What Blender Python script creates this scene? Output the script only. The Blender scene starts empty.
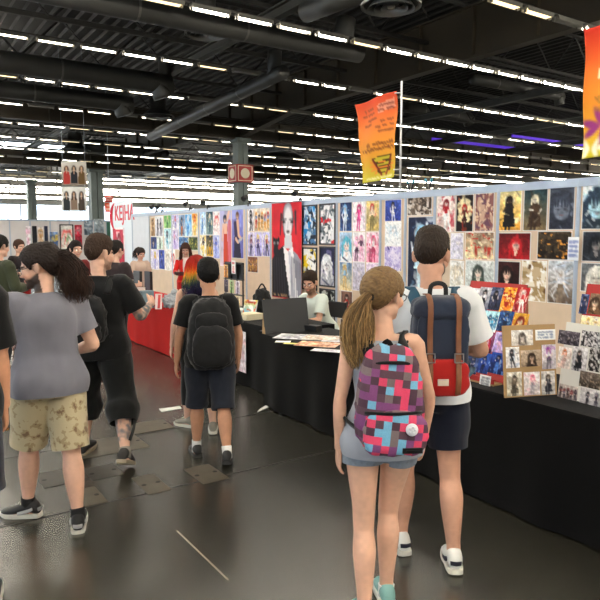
import bpy, bmesh, math, random
import numpy as np
from mathutils import Vector, Matrix, noise

SC = bpy.context.scene
COL = SC.collection
random.seed(7)
R = math.radians
PI = math.pi

# ------------------------------------------------------------------ camera
PSI, THE, FOC, EYE = R(33.7), R(5.8), 641.0, 1.70
cam = bpy.data.cameras.new('camera'); cam.sensor_width = 36; cam.lens = 36 * FOC / 600
cam.clip_start = 0.05; cam.clip_end = 600
co = bpy.data.objects.new('camera', cam); COL.objects.link(co)
co.location = (0, 0, EYE); co.rotation_euler = (PI / 2 - THE, 0, -PSI)
SC.camera = co
FWD = np.array([math.sin(PSI) * math.cos(THE), math.cos(PSI) * math.cos(THE), -math.sin(THE)])
RGT = np.array([math.cos(PSI), -math.sin(PSI), 0.0])
UPV = np.cross(RGT, FWD)
C0 = np.array([0, 0, EYE])
def ray(px, py):
    return FWD + RGT * (px - 300) / FOC - UPV * (py - 300) / FOC
def ground(px, py, z=0.0):
    d = ray(px, py); return C0 + d * ((z - EYE) / d[2])
def on_x(px, py, x):
    d = ray(px, py); return C0 + d * (x / d[0])
def on_y(px, py, y):
    d = ray(px, py); return C0 + d * (y / d[1])
def at_depth(px, py, dep):
    return C0 + ray(px, py) * dep
def ground_at(px, dep):
    """ground point under the ray at column px, at horizontal distance dep along the view axis"""
    d = ray(px, 235); p = C0 + d * dep / math.cos(THE); return np.array([p[0], p[1], 0.0])

# ------------------------------------------------------------------ objects
def tag(o, label=None, cat=None, group=None, kind=None):
    if label: o['label'] = label
    if cat: o['category'] = cat
    if group: o['group'] = group
    if kind or label: o['kind'] = kind or 'thing'
    return o
def empty(name, label, cat, loc=(0, 0, 0), rz=0.0, group=None):
    o = bpy.data.objects.new(name, None); COL.objects.link(o)
    o.empty_display_size = .1
    o.location = Vector([float(v) for v in loc]); o.rotation_euler = (0, 0, rz)
    return tag(o, label, cat, group)
def link(name, me, mat=None, parent=None, loc=None, rot=None):
    o = bpy.data.objects.new(name, me); COL.objects.link(o)
    if mat is not None:
        me.materials.clear()
        for m in (mat if isinstance(mat, (list, tuple)) else [mat]): me.materials.append(m)
    if parent is not None: o.parent = parent
    if loc is not None: o.location = Vector([float(v) for v in loc])
    if rot is not None: o.rotation_euler = rot
    return o

# ------------------------------------------------------------------ mesh collector
class MB:
    def __init__(s): s.v = []; s.f = []; s.m = []; s.n = 0; s.mi = 0
    def add(s, v, f):
        v = np.asarray(v, float).reshape(-1, 3); s.v.append(v)
        for q in f: s.f.append(tuple(int(i) + s.n for i in q)); s.m.append(s.mi)
        s.n += len(v); return s
    def mat(s, i): s.mi = i; return s
    def box(s, c, d, M=None):
        x, y, z = d[0] / 2, d[1] / 2, d[2] / 2
        v = np.array([[-x,-y,-z],[x,-y,-z],[x,y,-z],[-x,y,-z],[-x,-y,z],[x,-y,z],[x,y,z],[-x,y,z]])
        if M is not None: v = v @ np.asarray(M).T
        return s.add(v + np.asarray(c, float), [(3,2,1,0),(4,5,6,7),(0,1,5,4),(1,2,6,5),(2,3,7,6),(3,0,4,7)])
    def box2(s, lo, hi):
        lo = np.array(lo, float); hi = np.array(hi, float); return s.box((lo + hi) / 2, hi - lo)
    def ell(s, c, r, M=None, nu=20, nv=12):
        v = [[0, 0, 1]]
        for j in range(1, nv):
            a = PI * j / nv
            for i in range(nu):
                b = 2 * PI * i / nu; v.append([math.sin(a) * math.cos(b), math.sin(a) * math.sin(b), math.cos(a)])
        v.append([0, 0, -1]); v = np.array(v) * np.asarray(r, float)
        if M is not None: v = v @ np.asarray(M).T
        f = []
        for i in range(nu):
            i2 = (i + 1) % nu; f.append((0, 1 + i, 1 + i2))
            for j in range(nv - 2):
                a = 1 + j * nu; b = a + nu; f.append((a + i, b + i, b + i2, a + i2))
            a = 1 + (nv - 2) * nu; f.append((a + i, len(v) - 1, a + i2))
        return s.add(v + np.asarray(c, float), f)
    def tube(s, pts, rad, n=16, sub=4, ref=(0, 1, 0), cap=True, power=2.0):
        """lofted tube; rad: r or (rside, rref) per point; ring axes: ref projected, and side = t x ref"""
        pts = np.asarray(pts, float); k = len(pts)
        rr = np.array([(q, q) if np.isscalar(q) else tuple(q) for q in rad], float)
        if k > 2 and sub > 1:
            data = np.hstack([pts, rr]); out = []
            for i in range(k - 1):
                p0 = data[max(i - 1, 0)]; p1 = data[i]; p2 = data[i + 1]; p3 = data[min(i + 2, k - 1)]
                if i == 0: p0 = 2 * p1 - p2
                if i == k - 2: p3 = 2 * p2 - p1
                for j in range(sub):
                    t = j / sub
                    out.append(.5 * ((2 * p1) + (-p0 + p2) * t + (2 * p0 - 5 * p1 + 4 * p2 - p3) * t * t + (-p0 + 3 * p1 - 3 * p2 + p3) * t ** 3))
            out.append(data[-1]); data = np.array(out); pts = data[:, :3]; rr = np.maximum(data[:, 3:], 1e-4); k = len(pts)
        tg = np.gradient(pts, axis=0); tg /= np.linalg.norm(tg, axis=1)[:, None] + 1e-12
        ref = np.asarray(ref, float); V = []
        ang = np.linspace(0, 2 * PI, n, endpoint=False)
        ca, sa = np.cos(ang), np.sin(ang)
        if power != 2.0:
            ca = np.sign(ca) * np.abs(ca) ** (2 / power); sa = np.sign(sa) * np.abs(sa) ** (2 / power)
        for i in range(k):
            t = tg[i]; b = ref - t * np.dot(ref, t); nb = np.linalg.norm(b)
            if nb < 1e-3:
                q = np.array([1., 0, 0]); b = q - t * np.dot(q, t); nb = np.linalg.norm(b)
            b /= nb; a = np.cross(b, t)
            V.append(pts[i] + np.outer(ca * rr[i, 0], a) + np.outer(sa * rr[i, 1], b))
        f = []
        for i in range(k - 1):
            for j in range(n):
                j2 = (j + 1) % n
                f.append((i * n + j, i * n + j2, (i + 1) * n + j2, (i + 1) * n + j))
        V = np.vstack(V)
        if cap:
            V = np.vstack([V, pts[0], pts[-1]]); a = len(V) - 2
            for j in range(n):
                j2 = (j + 1) % n
                f.append((a, j2, j)); f.append((a + 1, (k - 1) * n + j, (k - 1) * n + j2))
        return s.add(V, f)
    def cyl(s, a, b, r, n=16, r2=None): return s.tube([a, b], [r, r if r2 is None else r2], n=n, sub=1, ref=(.13, .9, .41))
    def lathe(s, prof, c=(0, 0, 0), n=24, M=None):
        V = []; f = []; k = len(prof)
        for r, z in prof:
            for j in range(n):
                a = 2 * PI * j / n; V.append((r * math.cos(a), r * math.sin(a), z))
        for i in range(k - 1):
            for j in range(n):
                j2 = (j + 1) % n; f.append((i * n + j, i * n + j2, (i + 1) * n + j2, (i + 1) * n + j))
        V = np.array(V)
        if M is not None: V = V @ np.asarray(M).T
        return s.add(V + np.asarray(c, float), f)
    def prism(s, poly, dvec):
        """closed prism from a list of 3-D points (a planar outline) extruded by dvec"""
        p = np.asarray(poly, float); n = len(p); q = p + np.asarray(dvec, float)
        f = [tuple(range(n - 1, -1, -1)), tuple(range(n, 2 * n))]
        for i in range(n): f.append((i, (i + 1) % n, n + (i + 1) % n, n + i))
        return s.add(np.vstack([p, q]), f)
    def mesh(s, name='m', smooth=False):
        me = bpy.data.meshes.new(name)
        V = np.vstack(s.v) if s.v else np.zeros((0, 3))
        me.from_pydata(V.tolist(), [], s.f); me.update()
        if any(s.m): me.polygons.foreach_set('material_index', s.m)
        if smooth: me.polygons.foreach_set('use_smooth', [True] * len(me.polygons))
        return me
    def build(s, name, mat, parent=None, smooth=False, loc=None, rot=None, bevel=0, subd=0):
        o = link(name, s.mesh(name, smooth), mat, parent, loc, rot)
        if bevel:
            b = o.modifiers.new('b', 'BEVEL'); b.width = bevel; b.segments = 2; b.limit_method = 'ANGLE'; b.angle_limit = R(40)
        if subd:
            b = o.modifiers.new('s', 'SUBSURF'); b.levels = subd; b.render_levels = subd
        return o
    def remesh(s, voxel, smooth=2, fac=.5):
        """one continuous surface round everything collected"""
        me = s.mesh('tmp'); o = bpy.data.objects.new('tmp', me); COL.objects.link(o)
        m = o.modifiers.new('r', 'REMESH'); m.mode = 'VOXEL'; m.voxel_size = voxel; m.use_smooth_shade = True
        if smooth:
            q = o.modifiers.new('s', 'SMOOTH'); q.iterations = smooth; q.factor = fac
        dg = bpy.context.evaluated_depsgraph_get()
        out = bpy.data.meshes.new_from_object(o.evaluated_get(dg), depsgraph=dg)
        bpy.data.objects.remove(o); bpy.data.meshes.remove(me)
        return out

def verts(me):
    a = np.empty(len(me.vertices) * 3, 'f'); me.vertices.foreach_get('co', a); return a.reshape(-1, 3).astype(float)
def set_verts(me, v):
    me.vertices.foreach_set('co', np.asarray(v, 'f').ravel()); me.update()
def normals(me):
    a = np.empty(len(me.vertices) * 3, 'f'); me.vertex_normals.foreach_get('vector', a); return a.reshape(-1, 3).astype(float)
def color(me, rgb, name='col'):
    """per-point colour; rgb given as display values, stored linear"""
    rgb = np.clip(np.asarray(rgb, float), 0, 1)
    lin = np.where(rgb <= .04045, rgb / 12.92, ((rgb + .055) / 1.055) ** 2.4)
    at = me.attributes.new(name, 'FLOAT_COLOR', 'POINT')
    at.data.foreach_set('color', np.hstack([lin, np.ones((len(lin), 1))]).astype('f').ravel())
def vnoise(p, seed=0):
    """cheap smooth value noise, p: n x 3 -> n, range about -1..1"""
    p = p + seed * 17.31; i = np.floor(p).astype(np.int64); f = p - i; f = f * f * (3 - 2 * f)
    def h(a):
        n = a[:, 0] * 374761393 + a[:, 1] * 668265263 + a[:, 2] * 1274126177 + seed * 974711
        n = (n ^ (n >> 13)) * 1274126177; n = n ^ (n >> 16); return (n & 0xffff) / 32767.5 - 1
    r = 0
    for dx in (0, 1):
        for dy in (0, 1):
            for dz in (0, 1):
                w = (f[:, 0] if dx else 1 - f[:, 0]) * (f[:, 1] if dy else 1 - f[:, 1]) * (f[:, 2] if dz else 1 - f[:, 2])
                r = r + w * h(i + np.array([dx, dy, dz]))
    return r
def wrinkle(me, amp, scale=(9, 9, 5), seed=0):
    v = verts(me); n = normals(me)
    q = v * np.array(scale); w = vnoise(q * 1.0, seed) + .6 * vnoise(q * 2.3 + 3.1, seed + 1)
    fold = 1 - np.abs(vnoise(q * .8 + np.array([0, 0, 2.0]), seed + 5)) * 2
    set_verts(me, v + n * (amp * (w * .6 + fold * .5))[:, None])
def cut(me, cuts):
    """cuts: (point, normal, radius): remove what lies beyond the plane, within radius of the point"""
    bm = bmesh.new(); bm.from_mesh(me)
    for p, nrm, rad in cuts:
        p = Vector([float(q) for q in p]); nrm = Vector([float(q) for q in nrm]).normalized()
        vs = [v for v in bm.verts if (v.co - p).length < rad]
        g = set(vs)
        for v in vs: g.update(v.link_edges); g.update(v.link_faces)
        fs = {f for f in g if isinstance(f, bmesh.types.BMFace)}
        for f in fs: g.update(f.verts); g.update(f.edges)
        bmesh.ops.bisect_plane(bm, geom=list(g), plane_co=p, plane_no=nrm, clear_outer=False)
        dead = [f for f in bm.faces if (f.calc_center_median() - p).length < rad and (f.calc_center_median() - p).dot(nrm) > 1e-5]
        bmesh.ops.delete(bm, geom=dead, context='FACES')
    bm.to_mesh(me); bm.free()
    me.polygons.foreach_set('use_smooth', [True] * len(me.polygons)); me.update()

# ------------------------------------------------------------------ materials
def lin(c):
    return tuple((x / 12.92 if x <= .04045 else ((x + .055) / 1.055) ** 2.4) for x in c[:3]) + (1.0,)
MATS = {}
def mat(name, col=(.5, .5, .5), rough=.7, metal=0.0, var=0.0, vscale=30.0, bump=0.0, bscale=200.0, emis=0.0, attr=None, spec=.5, stretch=None, trans=0.0, sheen=0.0, ecol=None):
    if name in MATS: return MATS[name]
    m = bpy.data.materials.new(name); m.use_nodes = True
    nt = m.node_tree; N = nt.nodes; L = nt.links
    b = N['Principled BSDF']
    b.inputs['Base Color'].default_value = lin(col); b.inputs['Roughness'].default_value = rough
    b.inputs['Metallic'].default_value = metal; b.inputs['Specular IOR Level'].default_value = spec
    if sheen: b.inputs['Sheen Weight'].default_value = sheen
    if trans: b.inputs['Transmission Weight'].default_value = trans
    tc = N.new('ShaderNodeTexCoord'); vec = tc.outputs['Object']
    if stretch:
        mp = N.new('ShaderNodeMapping'); mp.inputs['Scale'].default_value = stretch
        L.new(vec, mp.inputs['Vector']); vec = mp.outputs['Vector']
    src = None
    if attr:
        a = N.new('ShaderNodeAttribute'); a.attribute_name = attr; src = a.outputs['Color']
    if var:
        nz = N.new('ShaderNodeTexNoise'); nz.inputs['Scale'].default_value = vscale; nz.inputs['Detail'].default_value = 4
        L.new(vec, nz.inputs['Vector'])
        mr = N.new('ShaderNodeMapRange'); mr.inputs['To Min'].default_value = 1 - var; mr.inputs['To Max'].default_value = 1 + var
        mr.inputs['From Min'].default_value = .3; mr.inputs['From Max'].default_value = .7
        L.new(nz.outputs['Fac'], mr.inputs['Value'])
        mx = N.new('ShaderNodeMix'); mx.data_type = 'RGBA'; mx.blend_type = 'MULTIPLY'; mx.inputs['Factor'].default_value = 1
        if src: L.new(src, mx.inputs['A'])
        else: mx.inputs['A'].default_value = lin(col)
        L.new(mr.outputs['Result'], mx.inputs['B']); src = mx.outputs['Result']
    if src: L.new(src, b.inputs['Base Color'])
    if bump:
        nz = N.new('ShaderNodeTexNoise'); nz.inputs['Scale'].default_value = bscale; nz.inputs['Detail'].default_value = 3
        L.new(vec, nz.inputs['Vector'])
        bp = N.new('ShaderNodeBump'); bp.inputs['Strength'].default_value = bump; bp.inputs['Distance'].default_value = .004
        L.new(nz.outputs['Fac'], bp.inputs['Height']); L.new(bp.outputs['Normal'], b.inputs['Normal'])
    if emis:
        b.inputs['Emission Strength'].default_value = emis
        b.inputs['Emission Color'].default_value = lin(ecol or col)
    MATS[name] = m; return m

def ycoords(*a): return np.array(a, float)
# ================================================================== the hall
WALLX = 6.0            # booth back wall
M_alu = mat('aluminium', (.62, .65, .69), .38, .6, .08, 20)
M_rail = mat('painted_rail', (.66, .71, .78), .45, .2, .05, 8)
M_tan = mat('hardboard_panel', (.84, .75, .65), .75, 0, .05, 6, .15, 150)
M_white = mat('white_panel', (.84, .86, .89), .6, 0, .03, 5)
M_darksteel = mat('dark_steel', (.16, .16, .15), .6, .3, .2, 2)
M_bronze = mat('brown_beam', (.205, .178, .13), .6, .1, .15, .8)
M_flange = mat('beam_flange', (.40, .40, .385), .5, .3, .1, 3)
M_duct = mat('galvanised_duct', (.235, .235, .225), .5, .4, .12, 1.5)
M_deck = mat('roof_deck', (.09, .088, .085), .7, .2, .25, .7)

def m_floor():
    m = bpy.data.materials.new('polished_concrete'); m.use_nodes = True; nt = m.node_tree; N = nt.nodes; L = nt.links
    b = N['Principled BSDF']; tc = N.new('ShaderNodeTexCoord')
    def nz(sc, det):
        n = N.new('ShaderNodeTexNoise'); n.inputs['Scale'].default_value = sc; n.inputs['Detail'].default_value = det; n.inputs['Roughness'].default_value = .5
        L.new(tc.outputs['Object'], n.inputs['Vector']); return n
    big = nz(.45, 3); fine = nz(5, 4)
    rp = N.new('ShaderNodeValToRGB'); e = rp.color_ramp.elements
    e[0].position = .25; e[0].color = lin((.115, .107, .09)); e[1].position = .75; e[1].color = lin((.235, .228, .195))
    L.new(big.outputs['Fac'], rp.inputs['Fac'])
    mr = N.new('ShaderNodeMapRange'); mr.inputs['To Min'].default_value = .75; mr.inputs['To Max'].default_value = 1.25; L.new(fine.outputs['Fac'], mr.inputs['Value'])
    mx = N.new('ShaderNodeMix'); mx.data_type = 'RGBA'; mx.blend_type = 'MULTIPLY'; mx.inputs['Factor'].default_value = 1
    L.new(rp.outputs['Color'], mx.inputs['A']); L.new(mr.outputs['Result'], mx.inputs['B']); L.new(mx.outputs['Result'], b.inputs['Base Color'])

    b.inputs['Roughness'].default_value = .27
    b.inputs['Specular IOR Level'].default_value = 1.0
    return m
XR0, XR1, YR0, YR1 = -14.0, 78.0, -16.0, 112.0
ROOF = 10.4
fl = MB().box2((XR0, YR0, -.25), (XR1, YR1, 0)).build('floor', m_floor()); tag(fl, kind='structure')

# ceiling: a corrugated deck
def deck():
    b = MB(); p = 0.5; xs = []; x = XR0
    while x < XR1: xs += [(x, 0), (x + .3 * p, 0), (x + .4 * p, .12), (x + .9 * p, .12)]; x += p
    V = []
    for (x, z) in xs: V += [(x, YR0, ROOF + z), (x, YR1, ROOF + z)]
    f = [(2 * i, 2 * i + 1, 2 * i + 3, 2 * i + 2) for i in range(len(xs) - 1)]
    b.add(V, f); return b
ce = deck().build('ceiling', M_deck); tag(ce, kind='structure')
md = ce.modifiers.new('s', 'SOLIDIFY'); md.thickness = .05

# far glazed wall and side walls
M_glass = mat('window_glass', (.9, .95, 1), .02, 0, trans=1.0)
M_sky = mat('daylight_outside', (.93, .97, 1), .9, emis=2.6)
def far_wall():
    b = MB()
    b.box2((XR0, YR1, 0), (XR1, YR1 + .4, .9)); b.box2((XR0, YR1, 6.6), (XR1, YR1 + .4, ROOF + .3))
    o = b.build('wall_far', mat('wall_paint_far', (.62, .62, .60), .8, 0, .05, 1)); tag(o, kind='structure')
    x = XR0; k = 1
    while x < XR1 - 1:
        f = MB(); w = 11.4
        for q in range(7):
            xx = x + q * w / 6; f.box2((xx - .06, YR1 + .08, .9), (xx + .06, YR1 + .2, 6.6))
        f.box2((x, YR1 + .08, 3.6), (x + w, YR1 + .2, 3.7))
        fo = f.build('window_%d' % k, M_alu); tag(fo, kind='structure')
        g = MB().box2((x, YR1 + .12, .9), (x + w, YR1 + .14, 6.6)).build('pane', M_glass, fo)
        x += 11.5; k += 1
far_wall()
for nm, a, c in (('wall_right', (XR1, YR0, 0), (XR1 + .3, YR1, ROOF + .2)), ('wall_back', (XR0, YR0 - .3, 0), (XR1, YR0, ROOF + .2))):
    o = MB().box2(a, c).build(nm, mat('wall_paint', (.50, .49, .47), .8, 0, .06, .6)); tag(o, kind='structure')
# left side wall: low wall, tall glazing band
o = MB().box2((XR0 - .3, YR0, 0), (XR0, YR1, .8)).box2((XR0 - .3, YR0, 6.0), (XR0, YR1, ROOF + .2)).build('wall_left', MATS['wall_paint']); tag(o, kind='structure')
f = MB()
for y in np.arange(YR0, YR1, 4): f.box2((XR0 - .2, y - .08, .8), (XR0 - .05, y + .08, 6.0))
fo = f.build('window_20', M_alu); tag(fo, kind='structure')
MB().box2((XR0 - .14, YR0, .8), (XR0 - .12, YR1, 6.0)).build('pane', M_glass, fo)
# clerestory / roof light band, seen as the white patch high on the far side
rb = MB()
for i in range(8):
    rb.box2((2 + i * 3.0, 66.0, ROOF - .14), (4.8 + i * 3.0, 78.0, ROOF - .06))
ro = rb.build('window_21', mat('roof_light', (.92, .97, 1), .5, emis=5.0)); tag(ro, kind='structure')
rb = MB()
for (x, y) in ((2.6, 14.2), (3.6, 14.4)): rb.box2((x, y, ROOF - .10), (x + .8, y + .55, ROOF - .05))
ro = rb.build('window_22', mat('roof_light_dim', (.72, .82, .92), .5, emis=.55)); tag(ro, kind='structure')

# floor joints and service hatches
M_joint = mat('floor_joint', (.13, .12, .11), .6)
j = MB()
for y in (ground(150, 493)[1], ground(100, 442)[1], 9.6, 14.6): j.box2((XR0 + 5, y - .006, -.002), (9, y + .006, .002))
for x in (-2.4, -5.0): j.box2((x - .005, YR0 + 10, -.002), (x + .005, 25, .002))
jo = j.build('trim_1', M_joint); tag(jo, kind='structure')
M_plate = mat('hatch_plate', (.33, .305, .255), .42, .3, .18, 9, .1, 60)
M_plate2 = mat('hatch_plate_dark', (.215, .20, .175), .4, .3, .2, 9, .1, 60)
HATCH = [((104, 447), .62, .40, M_plate, 'tan square floor hatch plate behind the heavy black shoes'),
         ((88, 497), .17, .30, M_plate, 'small tan floor plate just right of the black skate shoes'),
         ((103, 472), .22, .26, M_plate2, 'dark floor hatch plate between the camouflage shorts man and the black trousers man'),
         ((151, 484), .16, .34, M_plate, 'narrow tan floor plate in front of the man with black backpack'),
         ((62, 477), .30, .30, M_plate2, 'dark floor plate between the khaki shorts man\'s calves'),
         ((206, 474), .20, .34, M_plate, 'narrow tan floor plate nearest the man with the black backpack'),
         ((147, 427), .40, .3, M_plate, 'tan floor plate near the red tablecloth')]
for (p, w, d, m, lb) in HATCH:
    c = ground(*p); h = empty('floor_hatch', lb, 'floor hatch', (c[0], c[1], 0), 0, 'service hatches in the floor')
    MB().box((0, 0, .002), (w, d, .005)).build('plate', m, h)
    for sx in (-1, 1):
        MB().lathe([(0, .0065), (.014, .0065), (.018, .004)], (sx * (w / 2 - .03), 0, 0), 12).build('bolt', mat('hatch_bolt', (.05, .05, .05), .5, .4), h)
c1, c2 = ground(177, 531), ground(228, 580)
M_tape = mat('floor_mark', (.62, .58, .50), .6)
d = c2 - c1
o = MB().box((0, 0, .0015), (np.linalg.norm(d), .008, .002)).build('trim_2', M_tape, None, False, (c1 + c2) / 2, (0, 0, math.atan2(d[1], d[0]))); tag(o, kind='structure')
c = ground(170, 409)
o = MB().prism([(-.11, -.06, .001), (.1, -.05, .001), (.12, .04, .001), (-.09, .06, .001)], (0, 0, .002)).build('paper_sheet', mat('paper', (.86, .86, .84), .7), None, False, (c[0], c[1], 0))
tag(o, 'small white sheet of paper lying on the floor by the grey sneaker', 'paper')
c = ground(262, 409)
o = MB().prism([(-.12, -.02, .001), (.1, -.03, .001), (.12, .03, .001), (-.02, .012, .001)], (0, 0, .004)).build('paper_scrap', MATS['paper'], None, False, (c[0], c[1], 0), (0, 0, .5))
tag(o, 'torn white paper scrap on the floor at the foot of the black tablecloth', 'paper')

# ------------------------------------------------------------------ roof structure
def beam_y(x, z0, dep, w, y0, y1, name, n, m=M_bronze, haunch=None):
    b = MB(); b.box2((x - .05, y0, z0), (x + .05, y1, z0 + dep))
    for y in np.arange(y0 + 1.2, y1, 2.5): b.box2((x - w / 2, y - .03, z0), (x + w / 2, y + .03, z0 + dep))
    b.mat(1).box2((x - w / 2, y0, z0 - .08), (x + w / 2, y1, z0)); b.box2((x - w / 2, y0, z0 + dep), (x + w / 2, y1, z0 + dep + .05))
    if haunch:
        for yc in haunch:
            for sgn in (-1, 1):
                b.mat(0).prism([(x - .05, yc, z0), (x - .05, yc + sgn * 5.5, z0), (x - .05, yc, z0 - .62)], (.1, 0, 0))
                b.mat(1).prism([(x - w / 2, yc, z0 - .62), (x - w / 2, yc + sgn * 5.5, z0), (x - w / 2, yc + sgn * 5.5, z0 - .07), (x - w / 2, yc, z0 - .70)], (w, 0, 0))
    o = b.build(name, [m, M_flange]); tag(o, kind='structure'); return o
def beam_x(y, z0, dep, w, x0, x1, name, m=M_bronze):
    b = MB(); b.box2((x0, y - .05, z0), (x1, y + .05, z0 + dep))
    for x in np.arange(x0 + 1.2, x1, 2.5): b.box2((x - .03, y - w / 2, z0), (x + .03, y + w / 2, z0 + dep))
    b.mat(1).box2((x0, y - w / 2, z0 - .08), (x1, y + w / 2, z0)); b.box2((x0, y - w / 2, z0 + dep), (x1, y + w / 2, z0 + dep + .05))
    o = b.build(name, [m, M_flange]); tag(o, kind='structure'); return o
n = 3
CX, CY = 17.2, 31.7
beam_y(CX, EYE + 5.95, 1.6, .4, YR0, YR1, 'trim_3', 3, haunch=[CY, CY + 40, CY + 80])
for i, (x) in enumerate((47.0,)): beam_y(x, EYE + 5.95, 1.6, .4, YR0, YR1, 'trim_%d' % (4 + i), 0)
for i, y in enumerate((CY, CY + 20, CY + 40, CY + 60)): beam_x(y, EYE + 5.27, .95, .4, XR0, XR1, 'trim_%d' % (10 + i))
# thin secondary girders along the hall
for i, x in enumerate((2.4, 9.8, 24.6, 32.0, 39.5)):
    b = MB(); b.box2((x - .13, YR0, EYE + 6.0), (x + .13, YR1, EYE + 6.06)); b.box2((x - .02, YR0, EYE + 6.0), (x + .02, YR1, EYE + 6.3)); b.box2((x - .13, YR0, EYE + 6.28), (x + .13, YR1, EYE + 6.33))
    o = b.build('trim_%d' % (20 + i), mat('grey_girder', (.30, .30, .285), .5, .3, .1, 2)); tag(o, kind='structure')
# open trusses across the hall under the deck
M_truss = mat('truss_steel', (.11, .108, .10), .6, .3, .15, 3)
for i, y in enumerate((7.6, 13.0, 17.4, 22.2, 27.4, 37.5, 44, 57, 65, 78, 90)):
    b = MB(); z0, z1 = EYE + 6.9, ROOF - .12
    for z in (z0, z1): b.box2((XR0, y - .07, z - .06), (XR1 - 10, y + .07, z + .06))
    x = XR0; up = True
    while x < 60:
        a, c = ((x, y, z0), (x + 1.6, y, z1)) if up else ((x, y, z1), (x + 1.6, y, z0))
        b.tube([a, c], [.04, .04], n=4, sub=1); x += 1.6; up = not up
    o = b.build('trim_%d' % (30 + i), M_truss); tag(o, kind='structure')
# columns
def column(x, y, w, h, name):
    b = MB()
    for s in (-1, 1): b.box2((x + s * w * .27 - w * .23, y - w * .5, 0), (x + s * w * .27 + w * .23, y + w * .5, h))
    b.box2((x - w * .1, y - w * .3, 0), (x + w * .1, y + w * .3, h)); b.box2((x - w * .7, y - w * .7, h - .25), (x + w * .7, y + w * .7, h))
    o = b.build(name, mat('column_paint', (.40, .44, .43), .55, .1, .08, 1.5)); tag(o, kind='structure')
column(CX, CY, .62, EYE + 5.25, 'column_1')
pc = at_depth(97, 235, 52); column(pc[0], pc[1], .95, EYE + 5.25, 'column_2')
pc = at_depth(33, 235, 62); column(pc[0], pc[1], .75, EYE + 5.25, 'column_3')

# ducts and diffusers
def duct(a, b, r, name, label, cat='duct', elbow=None, m=M_duct):
    o = MB(); a = np.array(a, float); b = np.array(b, float)
    pts = [a, b] if elbow is None else [a, b + (a - b) / np.linalg.norm(a - b) * r * 1.6, b + (a - b) / np.linalg.norm(a - b) * r * .5 + np.array([0, 0, -r * .35 if elbow < 0 else r * .35]), b + np.array([0, 0, elbow])]
    e = empty(name, label, cat, tuple(a))
    o.tube([p - a for p in pts], [r] * len(pts), n=24, sub=4 if elbow else 1, ref=(.02, .1, 1) if elbow is None else (.3, .9, .1))
    o.build('pipe', m, e, True)
    L = np.linalg.norm(b - a); d = (b - a) / L; k = 1.5; 
    while k < L - r * 2:
        MB().tube([d * (k - .03), d * (k + .03)], [r * 1.035, r * 1.035], n=24, sub=1, ref=(.02, .1, 1)).build('seam_ring', mat('duct_ring', (.38, .38, .36), .4, .5), e); k += 3.0
    return e
def dx(px0, py0, px1, y):
    a = on_y(px0, py0, y); b = on_y(px1, py0, y); b[2] = a[2]; return a, b
a, b = dx(90, 9, 346, 15.9); a = b - np.array([14, 0, 0]); zt = on_y(300, 41, 15.9)[2]
a[2] = b[2] = zt
duct(a, b, .30, 'ventilation_duct', 'fat grey air duct above the first light row, ending in an elbow', elbow=.9)
z = on_y(70, 71, 22.4)[2]
duct((-2, 22.4, z), (on_y(163, 84, 22.4)[0], 22.4, z), .34, 'ventilation_duct', 'thick round air duct under the truss at upper picture edge, behind second light row', elbow=-.5)
z = on_y(60, 96, 26.6)[2]
duct((-2, 26.6, z), (on_y(124, 100, 26.6)[0], 26.6, z), .32, 'ventilation_duct', 'slimmer round air duct just over the brown cross beam', elbow=-.5)
z = on_y(240, 90, 22.4)[2]
pa = at_depth(275, 76, 21); pb = at_depth(150, 108, 32)
pb[2] = pa[2] - .25
duct(pb, pa, .23, 'ventilation_duct', 'air duct slanting back from the silver vertical stub at centre of ceiling', elbow=.8)
pa = at_depth(362, -10, 13.5); pb = at_depth(306, 12, 15)
duct(pb, pa, .24, 'ventilation_duct', 'grey air duct at the top edge beside the big round diffuser', elbow=None)
for (px, py, dep, r, lb) in ((165, 152, 48.6, .5, 'air duct far back over the hall, seen past the twin hung posters'), (470, 118, 44, .4, 'air duct beyond the orange flag, running to the right'), (560, 96, 30, .22, 'short duct end lit by a row of lamps above the orange floral flag'), (300, 160, 62, .6, 'distant air duct behind the column with red sign box')):
    pa = at_depth(px, py, dep); duct(pa - np.array([6, 0, 0]), pa, r, 'ventilation_duct', lb, elbow=-.4)
M_diff = mat('diffuser_metal', (.55, .55, .53), .4, .4)
for (px, py, dep, r, lb) in ((391, 7, 12.1, .57, 'large round ceiling diffuser with concentric rings near the top edge'),
                         (206, 35, 17.5, .58, 'round flat ceiling diffuser hanging by the first row of lights'),
                         (158, 117, 30, .75, 'round diffuser under the brown cross beam, above the hung posters'),
                         (75, 151, 44, 1.05, 'far bell shaped diffuser above the pair of hung posters'),
                         (165, 90, 24, .5, 'round diffuser at the end of the thick duct'),
                         (395, 143, 40, .9, 'round diffuser far behind the orange flag pole')):
    p = at_depth(px, py, dep); e = empty('ceiling_diffuser', lb, 'vent', p, 0, 'round ceiling diffusers')
    MB().lathe([(r, 0), (r, .05), (r * .93, .06), (r * .9, .02)], n=36).build('rim', M_diff, e, True)
    c = MB()
    for k in (.78, .56, .34): c.lathe([(r * k, -.03), (r * (k - .12), .06), (r * (k - .13), .06), (r * k, -.045)], n=36)
    c.lathe([(0, -.02), (r * .12, -.02), (r * .14, .05)], n=24); c.build('cone_rings', M_diff, e, True)
    MB().lathe([(r * .95, .06), (r * .5, .35), (r * .45, 1.2)], n=30).build('neck', M_duct, e, True)

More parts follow.
